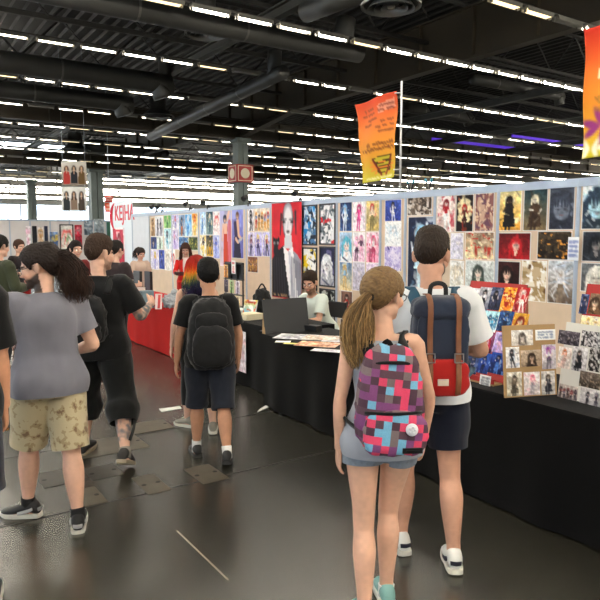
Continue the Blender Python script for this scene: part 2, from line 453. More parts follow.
# ------------------------------------------------------------------ light rows
M_tube = [mat('lamp_bright', (1, .97, .91), .5, emis=21), mat('lamp_mid', (1, .95, .84), .5, emis=9), mat('lamp_dim', (1, .90, .70), .5, emis=1.4), mat('lamp_off', (.55, .54, .5), .5)]
M_house = mat('lamp_housing', (.50, .49, .46), .5, .2)
ZL = EYE + 5.5
ROWS = [10.6, 15.0] + [19.8 + 5.0 * i for i in range(18)]
cand = []
rng = random.Random(11)
for y in [-14, -9.5, -5, -.5, 5.4] + ROWS:
    x0 = {0: 0}.get(0) ; off = rng.uniform(0, 1.25)
    x = XR0 + 1 + off; far = y > 50
    while x < min(XR1 - 2, 62):
        d = np.array([x, y, ZL]) - C0; zc = d @ FWD
        px = 300 + FOC * (d @ RGT) / zc if zc > .5 else -1e4; py = 300 - FOC * (d @ UPV) / zc if zc > .5 else -1e4
        vis = -20 < px < 620 and -10 < py < 232 and zc > 0
        q = rng.random(); mi = (0 if q < .10 else 1 if q < .36 else 2 if q < .68 else 3) if far else (0 if q < .46 else 1 if q < .66 else 2 if q < .86 else 3)
        cand.append((vis, zc, x, y, mi)); x += 1.25
vis = sorted([c for c in cand if c[0]], key=lambda c: c[1]); rest = [c for c in cand if not c[0]]
def tube_mb(b=None, o=(0, 0, 0)):
    b = b or MB(); x, y, z = o
    return b.box2((x - .45, y - .095, z - .004), (x + .45, y + .095, z + .05))
def house_mb(b=None, o=(0, 0, 0)):
    b = b or MB(); x, y, z = o
    b.box2((x - .53, y - .10, z + .055), (x + .53, y + .11, z + .10))
    for s in (-1, 1): b.box2((x - .515, y + s * .105 - .006, z - .008), (x + .515, y + s * .105 + .006, z + .06))
    for s in (-1, 1): b.box2((x + s * .50 - .015, y - .04, z - .045), (x + s * .50 + .015, y + .04, z + .06))
    return b
HM = house_mb().mesh('housing'); HM.materials.append(M_house)
TM = []
for m in M_tube:
    t = tube_mb().mesh('tube', True); t.materials.append(m); TM.append(t)
SM = []
for m in M_tube:
    b = tube_mb(); b.mi = 1; house_mb(b); t = b.mesh('ceiling_light'); t.materials.append(m); t.materials.append(M_house); SM.append(t)
LBL = 'fluorescent tube light in one of the long rows hung under the dark ceiling'
for k, (v, zc, x, y, mi) in enumerate(vis[:300]):
    if k < 110:
        e = empty('ceiling_light', LBL, 'light', (x, y, ZL), 0, 'fluorescent tubes in rows under the roof')
        link('housing', HM, None, e); link('tube', TM[mi], None, e)
    else:
        o = link('ceiling_light', SM[mi], None, None, (x, y, ZL)); tag(o, LBL, 'light', 'fluorescent tubes in rows under the roof')
for nm, lst, lb in (('distant_light_rows', vis[300:], 'the remaining far away fluorescent light rows, tiny dashes toward the far windows'), ('overhead_light_rows', rest, 'fluorescent light rows overhead and behind the photographer')):
    b = MB()
    for (v, zc, x, y, mi) in lst:
        b.mi = mi; tube_mb(b, (x, y, ZL)); b.mi = 4; house_mb(b, (x, y, ZL))
    o = b.build(nm, M_tube + [M_house]); tag(o, lb, 'light', None, 'stuff')
# conduit rails that carry the rows
b = MB()
for y in ROWS + [5.4]:
    b.box2((XR0, y - .03, ZL + .11), (62, y + .03, ZL + .15))
o = b.build('trim_60', mat('lamp_rail', (.30, .29, .28), .5, .3)); tag(o, kind='structure')

# purple lit strip far right under the roof
for (x0, y0, x1, yy, lb) in ((432, 139, 517, 34.0, 'longer violet glowing light strip under the roof beyond the orange flag pole'), (512, 136, 590, 29.0, 'violet glowing light strip under the roof near the orange flag with a purple flower')):
    a = on_y(x0, y0, yy); b = on_y(x1, y0, yy)
    o = MB().box2((a[0], yy - .05, a[2] - .1), (b[0], yy + .05, a[2] + .1)).build('neon_strip', mat('violet_neon', (.36, .22, .80), .5, emis=.42)); tag(o, lb, 'light')

# ------------------------------------------------------------------ world and colour management
w = bpy.data.worlds.new('world'); SC.world = w; w.use_nodes = True
bg = w.node_tree.nodes['Background']; bg.inputs['Color'].default_value = (.84, .92, 1, 1); bg.inputs['Strength'].default_value = 2.2
SC.view_settings.view_transform = 'Standard'; SC.view_settings.look = 'None'; SC.view_settings.exposure = 0.62; SC.view_settings.gamma = 1
SC.view_settings.use_curve_mapping = False
SC.cycles.use_denoising = True
SC.cycles.max_bounces = 6
# ================================================================== people
def nrm(v): v = np.asarray(v, float); return v / (np.linalg.norm(v) + 1e-12)
def rx(a): c, s = math.cos(a), math.sin(a); return np.array([[1, 0, 0], [0, c, -s], [0, s, c]])
def ry(a): c, s = math.cos(a), math.sin(a); return np.array([[c, 0, s], [0, 1, 0], [-s, 0, c]])
def rz(a): c, s = math.cos(a), math.sin(a); return np.array([[c, -s, 0], [s, c, 0], [0, 0, 1]])
def sstep(a, b, x):
    t = np.clip((x - a) / (b - a), 0, 1); return t * t * (3 - 2 * t)

class Body:
    """Joint positions of a posed figure, local frame: faces +Y, right hand +X, feet on z = 0."""
    def __init__(s, H=1.75, legs=((0, 0, 0, 0), (0, 0, 0, 0)), arms=None, lean=0, twist=0, head=(0, 0, 0), female=False, girth=1.0, feet_out=(8, 8), seat=None, shrug=0):
        k = s.k = H / 1.75; s.female = female; s.g = girth
        w = .086 * k if female else .086 * k
        ll = []
        for sd, (hip, knee, abd, fp), fo in zip((-1, 1), legs, feet_out):
            a = R(hip); th = nrm((sd * math.sin(R(abd)), math.sin(a), -math.cos(a)))
            b = R(hip - knee); sh = nrm((sd * math.sin(R(abd)) * .6, math.sin(b), -math.cos(b)))
            h = np.array([sd * w, 0, 0]); kn = h + th * .425 * k; an = kn + sh * .405 * k
            M = rz(-sd * R(fo)) @ rx(-R(fp))
            sole = [an + M @ (np.array([x, y, -.082]) * k) for x, y in ((0, -.06), (0, .17))]
            ll.append([h, kn, an, M, min(q[2] for q in sole)])
        z0 = -min(q[4] for q in ll) if seat is None else seat
        s.pz = z0; up = np.array([0, 0, z0])
        s.legs = [(q[0] + up, q[1] + up, q[2] + up, q[3]) for q in ll]
        s.lean, s.tw = R(lean), R(twist)
        s.piv = np.array([0, 0, z0])
        s.shw = (.155 if female else .168) * k * (.5 + .5 * girth)
        s.nb = s.T((0, -.005, .53)); s.hc_rel = None
        s.arms = []
        arms = arms or [((-.12, 0, -1), (-.02, .15, -1)), ((.12, 0, -1), (.02, .15, -1))]
        for sd, ar in zip((-1, 1), arms):
            sh = s.T((sd * s.shw / k, -.01, .468 + shrug)); d1 = nrm(ar[0]); d2 = nrm(ar[1])
            el = sh + d1 * .285 * k; wr = el + d2 * .25 * k
            s.arms.append((sh, el, wr, d2))
        hp, hy, hr = head
        s.hm = rz(R(hy)) @ rx(R(hp)) @ ry(R(hr)); 
        nk = s.T((0, 0, .545)); s.neck = nk
        s.hc = nk + np.array([0, 0, .0]) + (rz(R(hy) * .6) @ rx(R(hp) * .6) @ np.array([0, .014, .153])) * k
    def T(s, p):
        """torso point (metres of a 1.75 m figure, origin at the hip line) to local"""
        p = np.asarray(p, float) * s.k; f = np.clip(p[2] / (.45 * s.k), 0, 1.1)
        q = rz(s.tw * f) @ p
        return rx(-s.lean) @ q + s.piv
    hs = 1.09
    def Hd(s, p): return s.hc + s.hm @ (np.asarray(p, float) * s.k * s.hs)

TORSO_M = [(-.09, .150, .105, -.01), (.0, .168, .118, -.012), (.09, .158, .108, -.004), (.17, .150, .102, .004), (.28, .160, .110, .004), (.38, .168, .113, -.004), (.45, .150, .098, -.012), (.495, .105, .075, -.014), (.535, .062, .060, -.012)]
TORSO_F = [(-.09, .150, .105, -.012), (.0, .172, .120, -.016), (.09, .150, .104, -.004), (.19, .122, .088, .004), (.29, .132, .098, .008), (.37, .142, .106, .008), (.45, .130, .084, -.008), (.495, .088, .064, -.012), (.535, .050, .050, -.012)]
def torso_tube(mb, B, inf=0.0, z0=-.12, z1=.56, hem=None, g=1.0, n=28, extra=None):
    pts, rad = [], []
    for (z, a, b, y) in (TORSO_F if B.female else TORSO_M):
        if z < z0 or z > z1: continue
        i = inf if not callable(inf) else inf(z)
        pts.append(B.T((0, y, z))); rad.append(((a * B.g * g + i) * B.k, (b * B.g * g + i) * B.k))
    mb.tube(pts, rad, n=n, sub=4, ref=rz(B.tw * .5) @ np.array([0, 1, 0]), power=2.3)

def body_mesh(B, skin, face=None, beard=0, voxel=.0075, tattoo=None, lips=(.72, .42, .38), brow=None, hair=(.1, .07, .05)):
    k = B.k; mb = MB(); fm = .9 if B.female else 1.0
    torso_tube(mb, B, -.012)
    mb.tube([B.T((0, -.014, .47)), B.T((0, -.008, .56)), B.Hd((0, -.022, -.05)), B.Hd((0, -.02, 0))], [.066 * k * fm, .056 * k * fm, .054 * k * fm, .05 * k * fm], n=18)
    for (h, kn, an, M), sd in zip(B.legs, (-1, 1)):
        t = kn - h; c = an - kn; side = np.array([sd * .006 * k, 0, 0]); gg = B.g ** .5 * (.97 if B.female else 1)
        bk = np.cross(nrm(c), [1, 0, 0]); bk = nrm(bk) * (1 if bk[1] < 0 else -1)
        mb.tube([h + np.array([0, -.005, .05]) * k, h + t * .12 + side, h + t * .4 + side, h + t * .75, kn, kn + c * .12, kn + c * .32 + bk * .012 * k, kn + c * .6 + bk * .006 * k, kn + c * .85, an, an + M @ (np.array([0, .0, -.05]) * k)],
                [.088 * k * gg, .092 * k * gg, .080 * k * gg, .062 * k * gg, .055 * k * gg, .053 * k * gg, .060 * k * gg, .050 * k * gg, .038 * k, .036 * k, .036 * k], n=18, sub=3)
        mb.tube([an + M @ (np.array([0, y, z]) * k) for y, z in ((-.04, -.05), (.03, -.045), (.09, -.058), (.15, -.066))], [(.032 * k, .03 * k), (.036 * k, .034 * k), (.042 * k, .022 * k), (.034 * k, .014 * k)], n=14, sub=3, ref=(0, 0, 1))
    for (sh, el, wr, d2), sd in zip(B.arms, (-1, 1)):
        a = el - sh; f = wr - el; th = (.82 if B.female else 1.0) * B.g ** .5
        inn = B.T((sd * (B.shw / k - .09), -.012, .462))
        mb.tube([inn, sh, sh + a * .22, sh + a * .55, sh + a * .85, el, el + f * .2, el + f * .5, el + f * .8, wr], [(.062 * k * th), .056 * k * th, .052 * k * th, .046 * k * th, .040 * k * th, .038 * k * th, .041 * k * th, .036 * k * th, .029 * k * th, (.027 * k * th)], n=16, sub=3)
        # hand
        hd = (B.hands[0 if sd < 0 else 1] if getattr(B, 'hands', None) else None) or {}
        d = nrm(hd.get('d', d2)); nn = np.array(hd.get('n', (-sd, .15, 0)), float); nn = nrm(nn - d * np.dot(nn, d))
        w = np.cross(nn, d) * (-1 if sd > 0 else 1); curl = hd.get('curl', 22)
        q = k * (.88 if B.female else 1.0)
        mb.tube([wr - d * .01 * q, wr + d * .03 * q, wr + d * .065 * q, wr + d * .092 * q], [(.026 * q, .019 * q), (.034 * q, .017 * q), (.041 * q, .016 * q), (.039 * q, .013 * q)], n=14, sub=3, ref=nn)
        for fi, (off, ln) in enumerate(((.030, .072), (.010, .082), (-.010, .076), (-.029, .060))):
            p = wr + d * .088 * q + w * off * q; pts = [p - d * .02 * q, p]; dd = d
            for sg in range(3):
                dd = nrm(math.cos(R(curl)) * dd + math.sin(R(curl)) * nrm(nn - dd * np.dot(nn, dd))) if sg or curl > 30 else nrm(d + nn * .2)
                p = p + dd * ln * q * (.42, .32, .26)[sg]; pts.append(p)
            mb.tube(pts, [.0095 * q, .0092 * q, .0086 * q, .008 * q, .0066 * q], n=10, sub=2)
        p = wr + d * .022 * q + w * .022 * q + nn * .006 * q; t1 = nrm(d * .75 + w * .6 + nn * .35)
        p1 = p + t1 * .042 * q; t2 = nrm(d * .95 + w * .2 + nn * .4); p2 = p1 + t2 * .034 * q; p3 = p2 + nrm(t2 + nn * .25) * .026 * q
        mb.tube([p - t1 * .01, p, p1, p2, p3], [.013 * q, .014 * q, .0115 * q, .0105 * q, .008 * q], n=10, sub=2)
    # head
    hm = B.hm
    def E(c, r, M=None): mb.ell(B.Hd(c), np.array(r) * k * B.hs, hm if M is None else hm @ M, 24, 16)
    E((0, -.015, .03), (.075, .096, .089)); E((0, .028, -.018), (.062 * fm ** .5, .062, .085)); E((0, .044, -.080), (.043 * fm, .044, .034))
    for sd in (-1, 1):
        E((sd * .040, .056, -.026), (.024, .028, .026)); E((sd * .046, .0, -.065), (.018, .045, .028))
        E((sd * .080, -.012, -.006), (.010, .020, .032), rz(sd * .45)); E((sd * .086, -.022, .004), (.006, .012, .022), rz(sd * .6))
        E((sd * .031, .074, -.002), (.017, .012, .012)); E((sd * .010, .094, -.031), (.009, .011, .008))
    E((0, .074, .020), (.050, .015, .012)); E((0, .101, -.026), (.0115, .013, .011))
    mb.tube([B.Hd((0, .083, .018)), B.Hd((0, .092, -.005)), B.Hd((0, .103, -.024))], [.009 * k, .010 * k, .011 * k], n=10)
    E((0, .082, -.056), (.024, .013, .008)); E((0, .081, -.066), (.021, .013, .009)); E((0, .080, -.094), (.020, .014, .014))
    me = mb.remesh(voxel * k, 2, .45)
    v = verts(me); c = np.tile(np.array(skin, float), (len(v), 1))
    c = c * (1 + .05 * vnoise(v * 14, 3)[:, None] + .03 * vnoise(v * 60, 4)[:, None])
    h = ((v - B.hc) @ hm) / (k * B.hs)          # head frame
    inh = np.linalg.norm(h, axis=1) < .2
    def paint(mask, col, a=1.0):
        m = (np.clip(mask, 0, 1) * inh * a)[:, None]; c[:] = c * (1 - m) + np.array(col) * m
    paint(sstep(.035, .02, np.abs(h[:, 0] * .9)) * sstep(.011, .006, np.abs(h[:, 2] + .061)) * (h[:, 1] > .07), lips, .75)
    br = brow or tuple(np.array(hair) * .9)
    for sd in (-1, 1):
        paint(sstep(.022, .014, np.abs(h[:, 0] - sd * .032)) * sstep(.008, .004, np.abs(h[:, 2] - .021 + np.abs(h[:, 0] - sd * .03) * .15)) * (h[:, 1] > .05), br, .85)
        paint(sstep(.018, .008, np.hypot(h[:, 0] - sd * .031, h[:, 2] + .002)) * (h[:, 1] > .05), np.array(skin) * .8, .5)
    paint(sstep(.03, 0, np.hypot(np.abs(h[:, 0]) - .045, h[:, 2] + .035)) * (h[:, 1] > .03), np.array(skin) * np.array([1.03, .88, .85]), .5)
    if beard:
        z = sstep(-.045, -.062, h[:, 2] - np.clip(-h[:, 1] + .045, 0, 1) * .45) * (h[:, 1] > -.005) * sstep(-.17, -.12, h[:, 2])
        z = np.maximum(z, sstep(.032, .02, np.abs(h[:, 0])) * sstep(.009, .005, np.abs(h[:, 2] + .046)) * (h[:, 1] > .07))
        z = z * (1 - sstep(.026, .018, np.abs(h[:, 0])) * sstep(.013, .008, np.abs(h[:, 2] + .061)))
        paint(z, np.array(hair) * .9, beard)
    if tattoo:
        for (p, r, tcol) in tattoo:
            m = sstep(r, r * .8, np.linalg.norm(v - np.asarray(p), axis=1))
            m = m * np.clip(.45 + .9 * vnoise(v * 34, 9) + .5 * vnoise(v * 70, 12), 0, 1)
            c[:] = c * (1 - .8 * m[:, None]) + np.array(tcol) * .8 * m[:, None]
    color(me, c)
    return me
M_skin = mat('skin', (.8, .6, .5), .52, attr='col', bump=.05, bscale=300, spec=.35)
M_eye = mat('eyeball', (.92, .90, .88), .2); M_iris = mat('iris', (.12, .08, .05), .15)

def eyes(B, root):
    for sd in (-1, 1):
        b = MB(); c = B.Hd((sd * .031, .0765, -.001)); r = .0122 * B.k
        b.ell(c, (r, r, r), None, 16, 10); b.mi = 1; b.ell(B.Hd((sd * .031, .0835, -.001)), np.array((.0052, .0052, .0052)) * B.k, None, 12, 8)
        b.build('eye', [M_eye, M_iris], root, True)

def hair_cap(B, root, colr, thick=.007, front=.076, temple=.03, nape=-.05, ear=.03, rough=.0045, scale=(60, 60, 14), seed=1, name='hair', puff=None, back=0.0, part=None, hi=None, top=0.0):
    me0 = bpy.data.meshes.new('h'); bm = bmesh.new(); bmesh.ops.create_icosphere(bm, subdivisions=6, radius=1); bm.to_mesh(me0); bm.free()
    d = verts(me0); c = np.array([0, -.015, .03]); r = np.array([.075, .096, .089])
    p = c + d * r
    y, z = p[:, 1], p[:, 2]
    lim = np.interp(y, [-.12, -.062, -.042, -.028, .008, .020, .036, .052, .083], [nape, nape * .9, min(ear, -.01), ear, ear, min(ear, -.005), temple, (temple + front) / 2 + .008, front])
    lim = lim + .004 * vnoise(d * 18, seed)
    m = sstep(-.006, .006, z - lim)
    t = thick + top * sstep(.2, .9, d[:, 2]) + back * sstep(.1, .9, -d[:, 1])
    t = t + rough * (vnoise(d * np.array(scale) * .5, seed + 2) + .6 * vnoise(d * np.array(scale), seed + 3))
    if puff is not None: t = t + puff(d)
    q = c + d * (r * .86 * (1 - m)[:, None] + (r + t[:, None]) * m[:, None])
    set_verts(me0, B.hc + (q * B.k * B.hs) @ B.hm.T)
    sh = 1 + .16 * vnoise(d * np.array(scale) * .7, seed + 7)
    cc = np.array(colr)[None, :] * .85 * sh[:, None]
    if hi is not None:
        w = np.clip(.5 + .5 * vnoise(d * np.array(scale) * .35, seed + 8), 0, 1)[:, None] * .45; cc = cc * (1 - w) + np.array(hi) * w
    if callable(part): cc = part(d, cc)
    color(me0, cc); me0.polygons.foreach_set('use_smooth', [True] * len(me0.polygons))
    return link(name, me0, M_hair, root)
M_hair = mat('hair_fibre', (.2, .1, .05), .6, attr='col', spec=.22)
def strands(guides, n, spread, rad=.0024, wave=.006, seed=0, colf=None, core=None, k=1.0, taper=.25):
    """guides: centreline points; spread: bundle half width per point (side, depth)"""
    rg = np.random.default_rng(seed); G = np.asarray(guides, float); S = np.asarray(spread, float)
    t0 = np.linspace(0, 1, len(G)); T = np.linspace(0, 1, 14)
    g = np.stack([np.interp(T, t0, G[:, i]) for i in range(3)], 1)
    for _ in range(2): g[1:-1] = (g[:-2] + 2 * g[1:-1] + g[2:]) / 4
    s = np.stack([np.interp(T, t0, S[:, i]) for i in range(2)], 1)
    tg = np.gradient(g, axis=0); tg /= np.linalg.norm(tg, axis=1)[:, None]
    sd = np.cross(tg, [0.0, 1.0, 0.05]); sd /= np.linalg.norm(sd, axis=1)[:, None] + 1e-9; dp = np.cross(tg, sd)
    mb = MB(); cols = []
    for i in range(n):
        a = rg.uniform(0, 2 * PI); q = math.sqrt(rg.uniform(.05, 1)); u, w = q * math.cos(a), q * math.sin(a)
        L = rg.uniform(.72, 1.0); kk = 12; tt = T * L
        c = np.stack([np.interp(tt, T, g[:, j]) for j in range(3)], 1)
        e = np.stack([np.interp(tt, T, s[:, j]) for j in range(2)], 1)
        A = np.stack([np.interp(tt, T, sd[:, j]) for j in range(3)], 1); Dp = np.stack([np.interp(tt, T, dp[:, j]) for j in range(3)], 1)
        ph = rg.uniform(0, 6.28, 2); fr = rg.uniform(5, 11)
        wv = wave * T[:, None] ** .6
        P = c + A * (e[:, :1] * u + wv * np.sin(fr * T[:, None] + ph[0])) + Dp * (e[:, 1:] * w + wv * np.sin(fr * T[:, None] * .8 + ph[1]))
        r0 = rad * rg.uniform(.7, 1.3) * k
        mb.tube(P, [r0 * (1 - (1 - taper) * x) for x in T], n=4, sub=1, cap=True)
        b = rg.uniform(.65, 1.3); nv = 14 * 4 + 2
        tv = np.concatenate([np.repeat(T, 4), [0, 1]])
        cols.append(colf(tv, b, u, w))
    me = mb.mesh('strands', True); color(me, np.vstack(cols)); return me

CLOTH = {}
def cloth(name, col, var=.08, rough=.85, **kw): return mat(name, col, rough, 0, var, kw.pop('vscale', 7), kw.pop('bump', .25), kw.pop('bscale', 420), sheen=.15, spec=.2, **kw)
def shirt(B, root, m, name='shirt', loose=.016, hem=-.06, sleeve=.62, slv=.014, wr=.006, seed=3, neck=.515, flare=.032, voxel=.011):
    k = B.k; mb = MB()
    torso_tube(mb, B, lambda z: loose + flare * (1 - np.clip((z + .02) / .22, 0, 1)) - (.006 if z > .46 else 0), z0=-.13, z1=.56)
    if hem < -.1:
        mb.tube([B.T((0, -.01, .02)), B.T((0, -.012, hem - .04))], [((.168 * B.g + loose + flare) * k, (.12 * B.g + loose + flare) * k)] * 2, n=28, sub=1, ref=rz(B.tw * .3) @ np.array([0, 1, 0]), power=2.3)
    cuts = [(B.T((0, 0, hem)), B.T((0, 0, hem - 1)) - B.T((0, 0, hem)), 9)]
    for (sh, el, wr_, d2), sd in zip(B.arms, (-1, 1)):
        if sleeve <= 0: continue
        a = el - sh; th = (.82 if B.female else 1.0) * B.g ** .5
        inn = B.T((sd * (B.shw / k - .09), -.012, .458)); S = min(sleeve, 1.0)
        pts = [inn, sh, sh + a * .25, sh + a * S]; rr = [.064 * th, .058 * th + slv, .055 * th + slv, .049 * th + slv * 1.25]
        if sleeve > 1:
            f = wr_ - el; e = sleeve - 1; pts = [inn, sh, sh + a * .3, sh + a * .7, el, el + f * e * .5, el + f * e]; rr = [.064 * th, .058 * th + slv, .055 * th + slv, .047 * th + slv, .044 * th + slv, .041 * th + slv, .034 * th + slv]
            end, dn = pts[-1], f
            mb.tube(pts + [end + nrm(f) * .03], [q * k for q in rr] + [rr[-1] * k], n=18, sub=3); cuts.append((end, f, .12))
        else:
            mb.tube(pts + [sh + a * (S + .1)], [q * k for q in rr] + [rr[-1] * k], n=18, sub=3)
            cuts.append((sh + a * S, a, .10))
    me = mb.remesh(voxel * k, 3, .5)
    wrinkle(me, wr * 1.35, (7, 7, 4.2), seed=seed)
    cuts.append((B.T((0, -.012, neck + .01)), B.T((0, .12, 1.5)) - B.T((0, 0, .5)), .085))
    cut(me, cuts)
    return link(name, me, m, root)
def shorts(B, root, m, name='shorts', hem=.9, loose=.02, top=.10, flare=.012, wr=.006, seed=5, voxel=.011, calf=0.0, toprad=.35):
    """hem: fraction of the thigh (over 1: on down the calf)"""
    k = B.k; mb = MB()
    torso_tube(mb, B, lambda z: .003 if z > .05 else loose * .35, z0=-.1, z1=.19)
    cuts = [(B.T((0, 0, top)), B.T((0, 0, top + 1)) - B.T((0, 0, top)), toprad)]
    for (h, kn, an, M), sd in zip(B.legs, (-1, 1)):
        t = kn - h; c = an - kn; gg = B.g ** .5; side = np.array([sd * .005 * k, 0, 0])
        T0 = [h + np.array([0, -.006, .05]) * k, h + t * .12 + side, h + t * .4 + side]; rr = [.082 * gg + loose * .3, .092 * gg + loose * .7, .084 * gg + loose]
        if hem <= 1: T0 += [h + t * hem * .8, h + t * hem]; rr += [.070 * gg + loose + flare * .6, .064 * gg + loose + flare]; end, dv = h + t * hem, t
        else:
            e = hem - 1; T0 += [h + t * .75, kn, kn + c * e * .5, kn + c * e]; rr += [.066 * gg + loose, .060 * gg + loose + flare * .5, .060 * gg + loose + flare + calf, .052 * gg + loose + flare * .6 + calf * .3]; end, dv = T0[-1], c
        mb.tube(T0 + [end + nrm(dv) * .04], [q * k for q in rr] + [rr[-1] * k], n=20, sub=3); cuts.append((end, dv, .125 * k))
    me = mb.remesh(voxel * k, 3, .5); wrinkle(me, wr, seed=seed); cut(me, cuts)
    return link(name, me, m, root)
def sock(B, i, root, m, h=.05):
    hh, kn, an, M = B.legs[i]; k = B.k; d = nrm(kn - an)
    b = MB().tube([an - d * .05 * k, an, an + d * h * k], [.042 * k, .0415 * k, .043 * k], n=18, sub=3); return b.build('sock', m, root, True)
def shoe(B, i, root, mu, ms, mt=None, stripe=None, high=.0):
    """upper with toe cap, sole, laces; foot frame: heel -y, toe +y"""
    hh, kn, an, M = B.legs[i]; k = B.k * 1.02
    def W(p): return an + M @ (np.asarray(p, float) * k)
    b = MB()
    secs = [(-.075, .020, .026, -.045), (-.066, .034, .042, -.035), (-.035, .040, .054 + high, -.022), (.0, .041, .052 + high, -.024), (.04, .043, .044, -.034), (.085, .047, .033, -.044), (.125, .045, .026, -.050), (.158, .036, .021, -.054), (.178, .018, .015, -.058)]
    V = []; n = 20
    for (y, w, hgt, zc) in secs:
        for j in range(n):
            a = 2 * PI * j / n; ca, sa = math.cos(a), math.sin(a); s = 1 if sa > 0 else .55
            x = w * (abs(ca) ** .8) * (1 if ca >= 0 else -1); z = zc + hgt * sa * (1 if sa > 0 else .7); V.append(W((x, y, max(z, -.078))))
    f = []
    for r_ in range(len(secs) - 1):
        for j in range(n): f.append((r_ * n + j, r_ * n + (j + 1) % n, (r_ + 1) * n + (j + 1) % n, (r_ + 1) * n + j))
    f.append(tuple(range(n - 1, -1, -1))); f.append(tuple((len(secs) - 1) * n + j for j in range(n)))
    b.add(V, f); up = b.build('shoe', mu, root, True, subd=1)
    so = MB(); out = [(-.082, .016), (-.072, .036), (-.03, .043), (.03, .044), (.08, .050), (.13, .048), (.165, .036), (.183, .014)]
    P = [(x, y) for y, x in out] + [(-x, y) for y, x in reversed(out)]
    lo = [W((x, y, -.086 + (.012 if y > .15 else 0))) for x, y in P]; hi = [W((x, y, -.058 + (.008 if y > .15 else 0))) for x, y in P]
    nn = len(P); so.add(lo + hi, [tuple(range(nn - 1, -1, -1)), tuple(range(nn, 2 * nn))] + [(q, (q + 1) % nn, nn + (q + 1) % nn, nn + q) for q in range(nn)])
    so.build('sole', ms, up, False, bevel=.004)
    tp = MB()
    for q in range(4):
        y = .035 + q * .02; z = .012 - q * .011
        tp.tube([W((-.028, y, z - .012)), W((0, y + .004, z + .003)), W((.028, y, z - .012))], [.0035 * k] * 3, n=6, sub=2)
    tp.build('laces', mt or ms, up)
    if stripe:
        sb = MB()
        for s_ in (-1, 1):
            sb.tube([W((s_ * .041, -.045, -.02)), W((s_ * .046, -.01, -.035)), W((s_ * .047, .05, -.05))], [(.012, .003), (.012, .003), (.009, .003)], n=8, sub=3, ref=(1, 0, 0))
        sb.tube([W((-.026, -.072, -.03)), W((0, -.084, -.028)), W((.026, -.072, -.03))], [(.012, .004)] * 3, n=8, sub=3, ref=(0, 1, 0)); sb.build('stripe', stripe, up, True)
    return up
def glasses(B, root, m):
    b = MB()
    for sd in (-1, 1):
        c = np.array([sd * .033, .095, -.003]); pts = [c + np.array([math.cos(a) * .024, 0, math.sin(a) * .018]) for a in np.linspace(0, 2 * PI, 15)]
        b.tube([B.Hd(p) for p in pts], [.0022 * B.k] * 15, n=6, sub=1)
        b.tube([B.Hd((sd * .057, .094, .003)), B.Hd((sd * .074, .08, .006)), B.Hd((sd * .083, .0, .008)), B.Hd((sd * .082, -.022, -.008))], [.002 * B.k] * 4, n=6, sub=2)
    b.tube([B.Hd((-.010, .097, .0)), B.Hd((.010, .097, .0))], [.002 * B.k] * 2, n=6, sub=1); return b.build('eyeglasses', m, root, True)
def person(label, gp, heading, B, skin, group=None, **kw):
    """heading: degrees clockwise from +Y (the direction of the aisle)"""
    e = empty('person', label, 'person', (gp[0], gp[1], 0), -R(heading), group)
    me = body_mesh(B, skin, **kw); link('body', me, M_skin, e); eyes(B, e); return e
def pack_part(name, m, parent, c, d, pw=3.2, wrk=.003, seed=0, taper=(1, 1), lev=4, M=None):
    """soft box: superellipsoid with tapered top and puckered cloth"""
    me = bpy.data.meshes.new(name); bm = bmesh.new(); bmesh.ops.create_icosphere(bm, subdivisions=lev + 1, radius=1); bm.to_mesh(me); bm.free()
    v = verts(me); s = (np.abs(v) ** pw).sum(1) ** (-1 / pw); v = v * s[:, None]
    tz = (v[:, 2] + 1) / 2; v[:, 0] *= 1 + (taper[0] - 1) * tz; v[:, 1] *= 1 + (taper[1] - 1) * tz
    v = v * np.array(d) / 2
    if wrk: v = v * (1 + wrk / np.mean(d) * 2 * (vnoise(v * 28, seed) + .6 * vnoise(v * 60, seed + 2)))[:, None]
    if M is not None: v = v @ np.asarray(M).T
    set_verts(me, v + np.array(c)); me.polygons.foreach_set('use_smooth', [True] * len(me.polygons))
    return link(name, me, m, parent)
def ribbon(pts, w, t, name, m, parent, ref, sub=4):
    return MB().tube(pts, [(w / 2, t / 2)] * len(pts), n=12, sub=sub, ref=ref, power=4).build(name, m, parent, True)
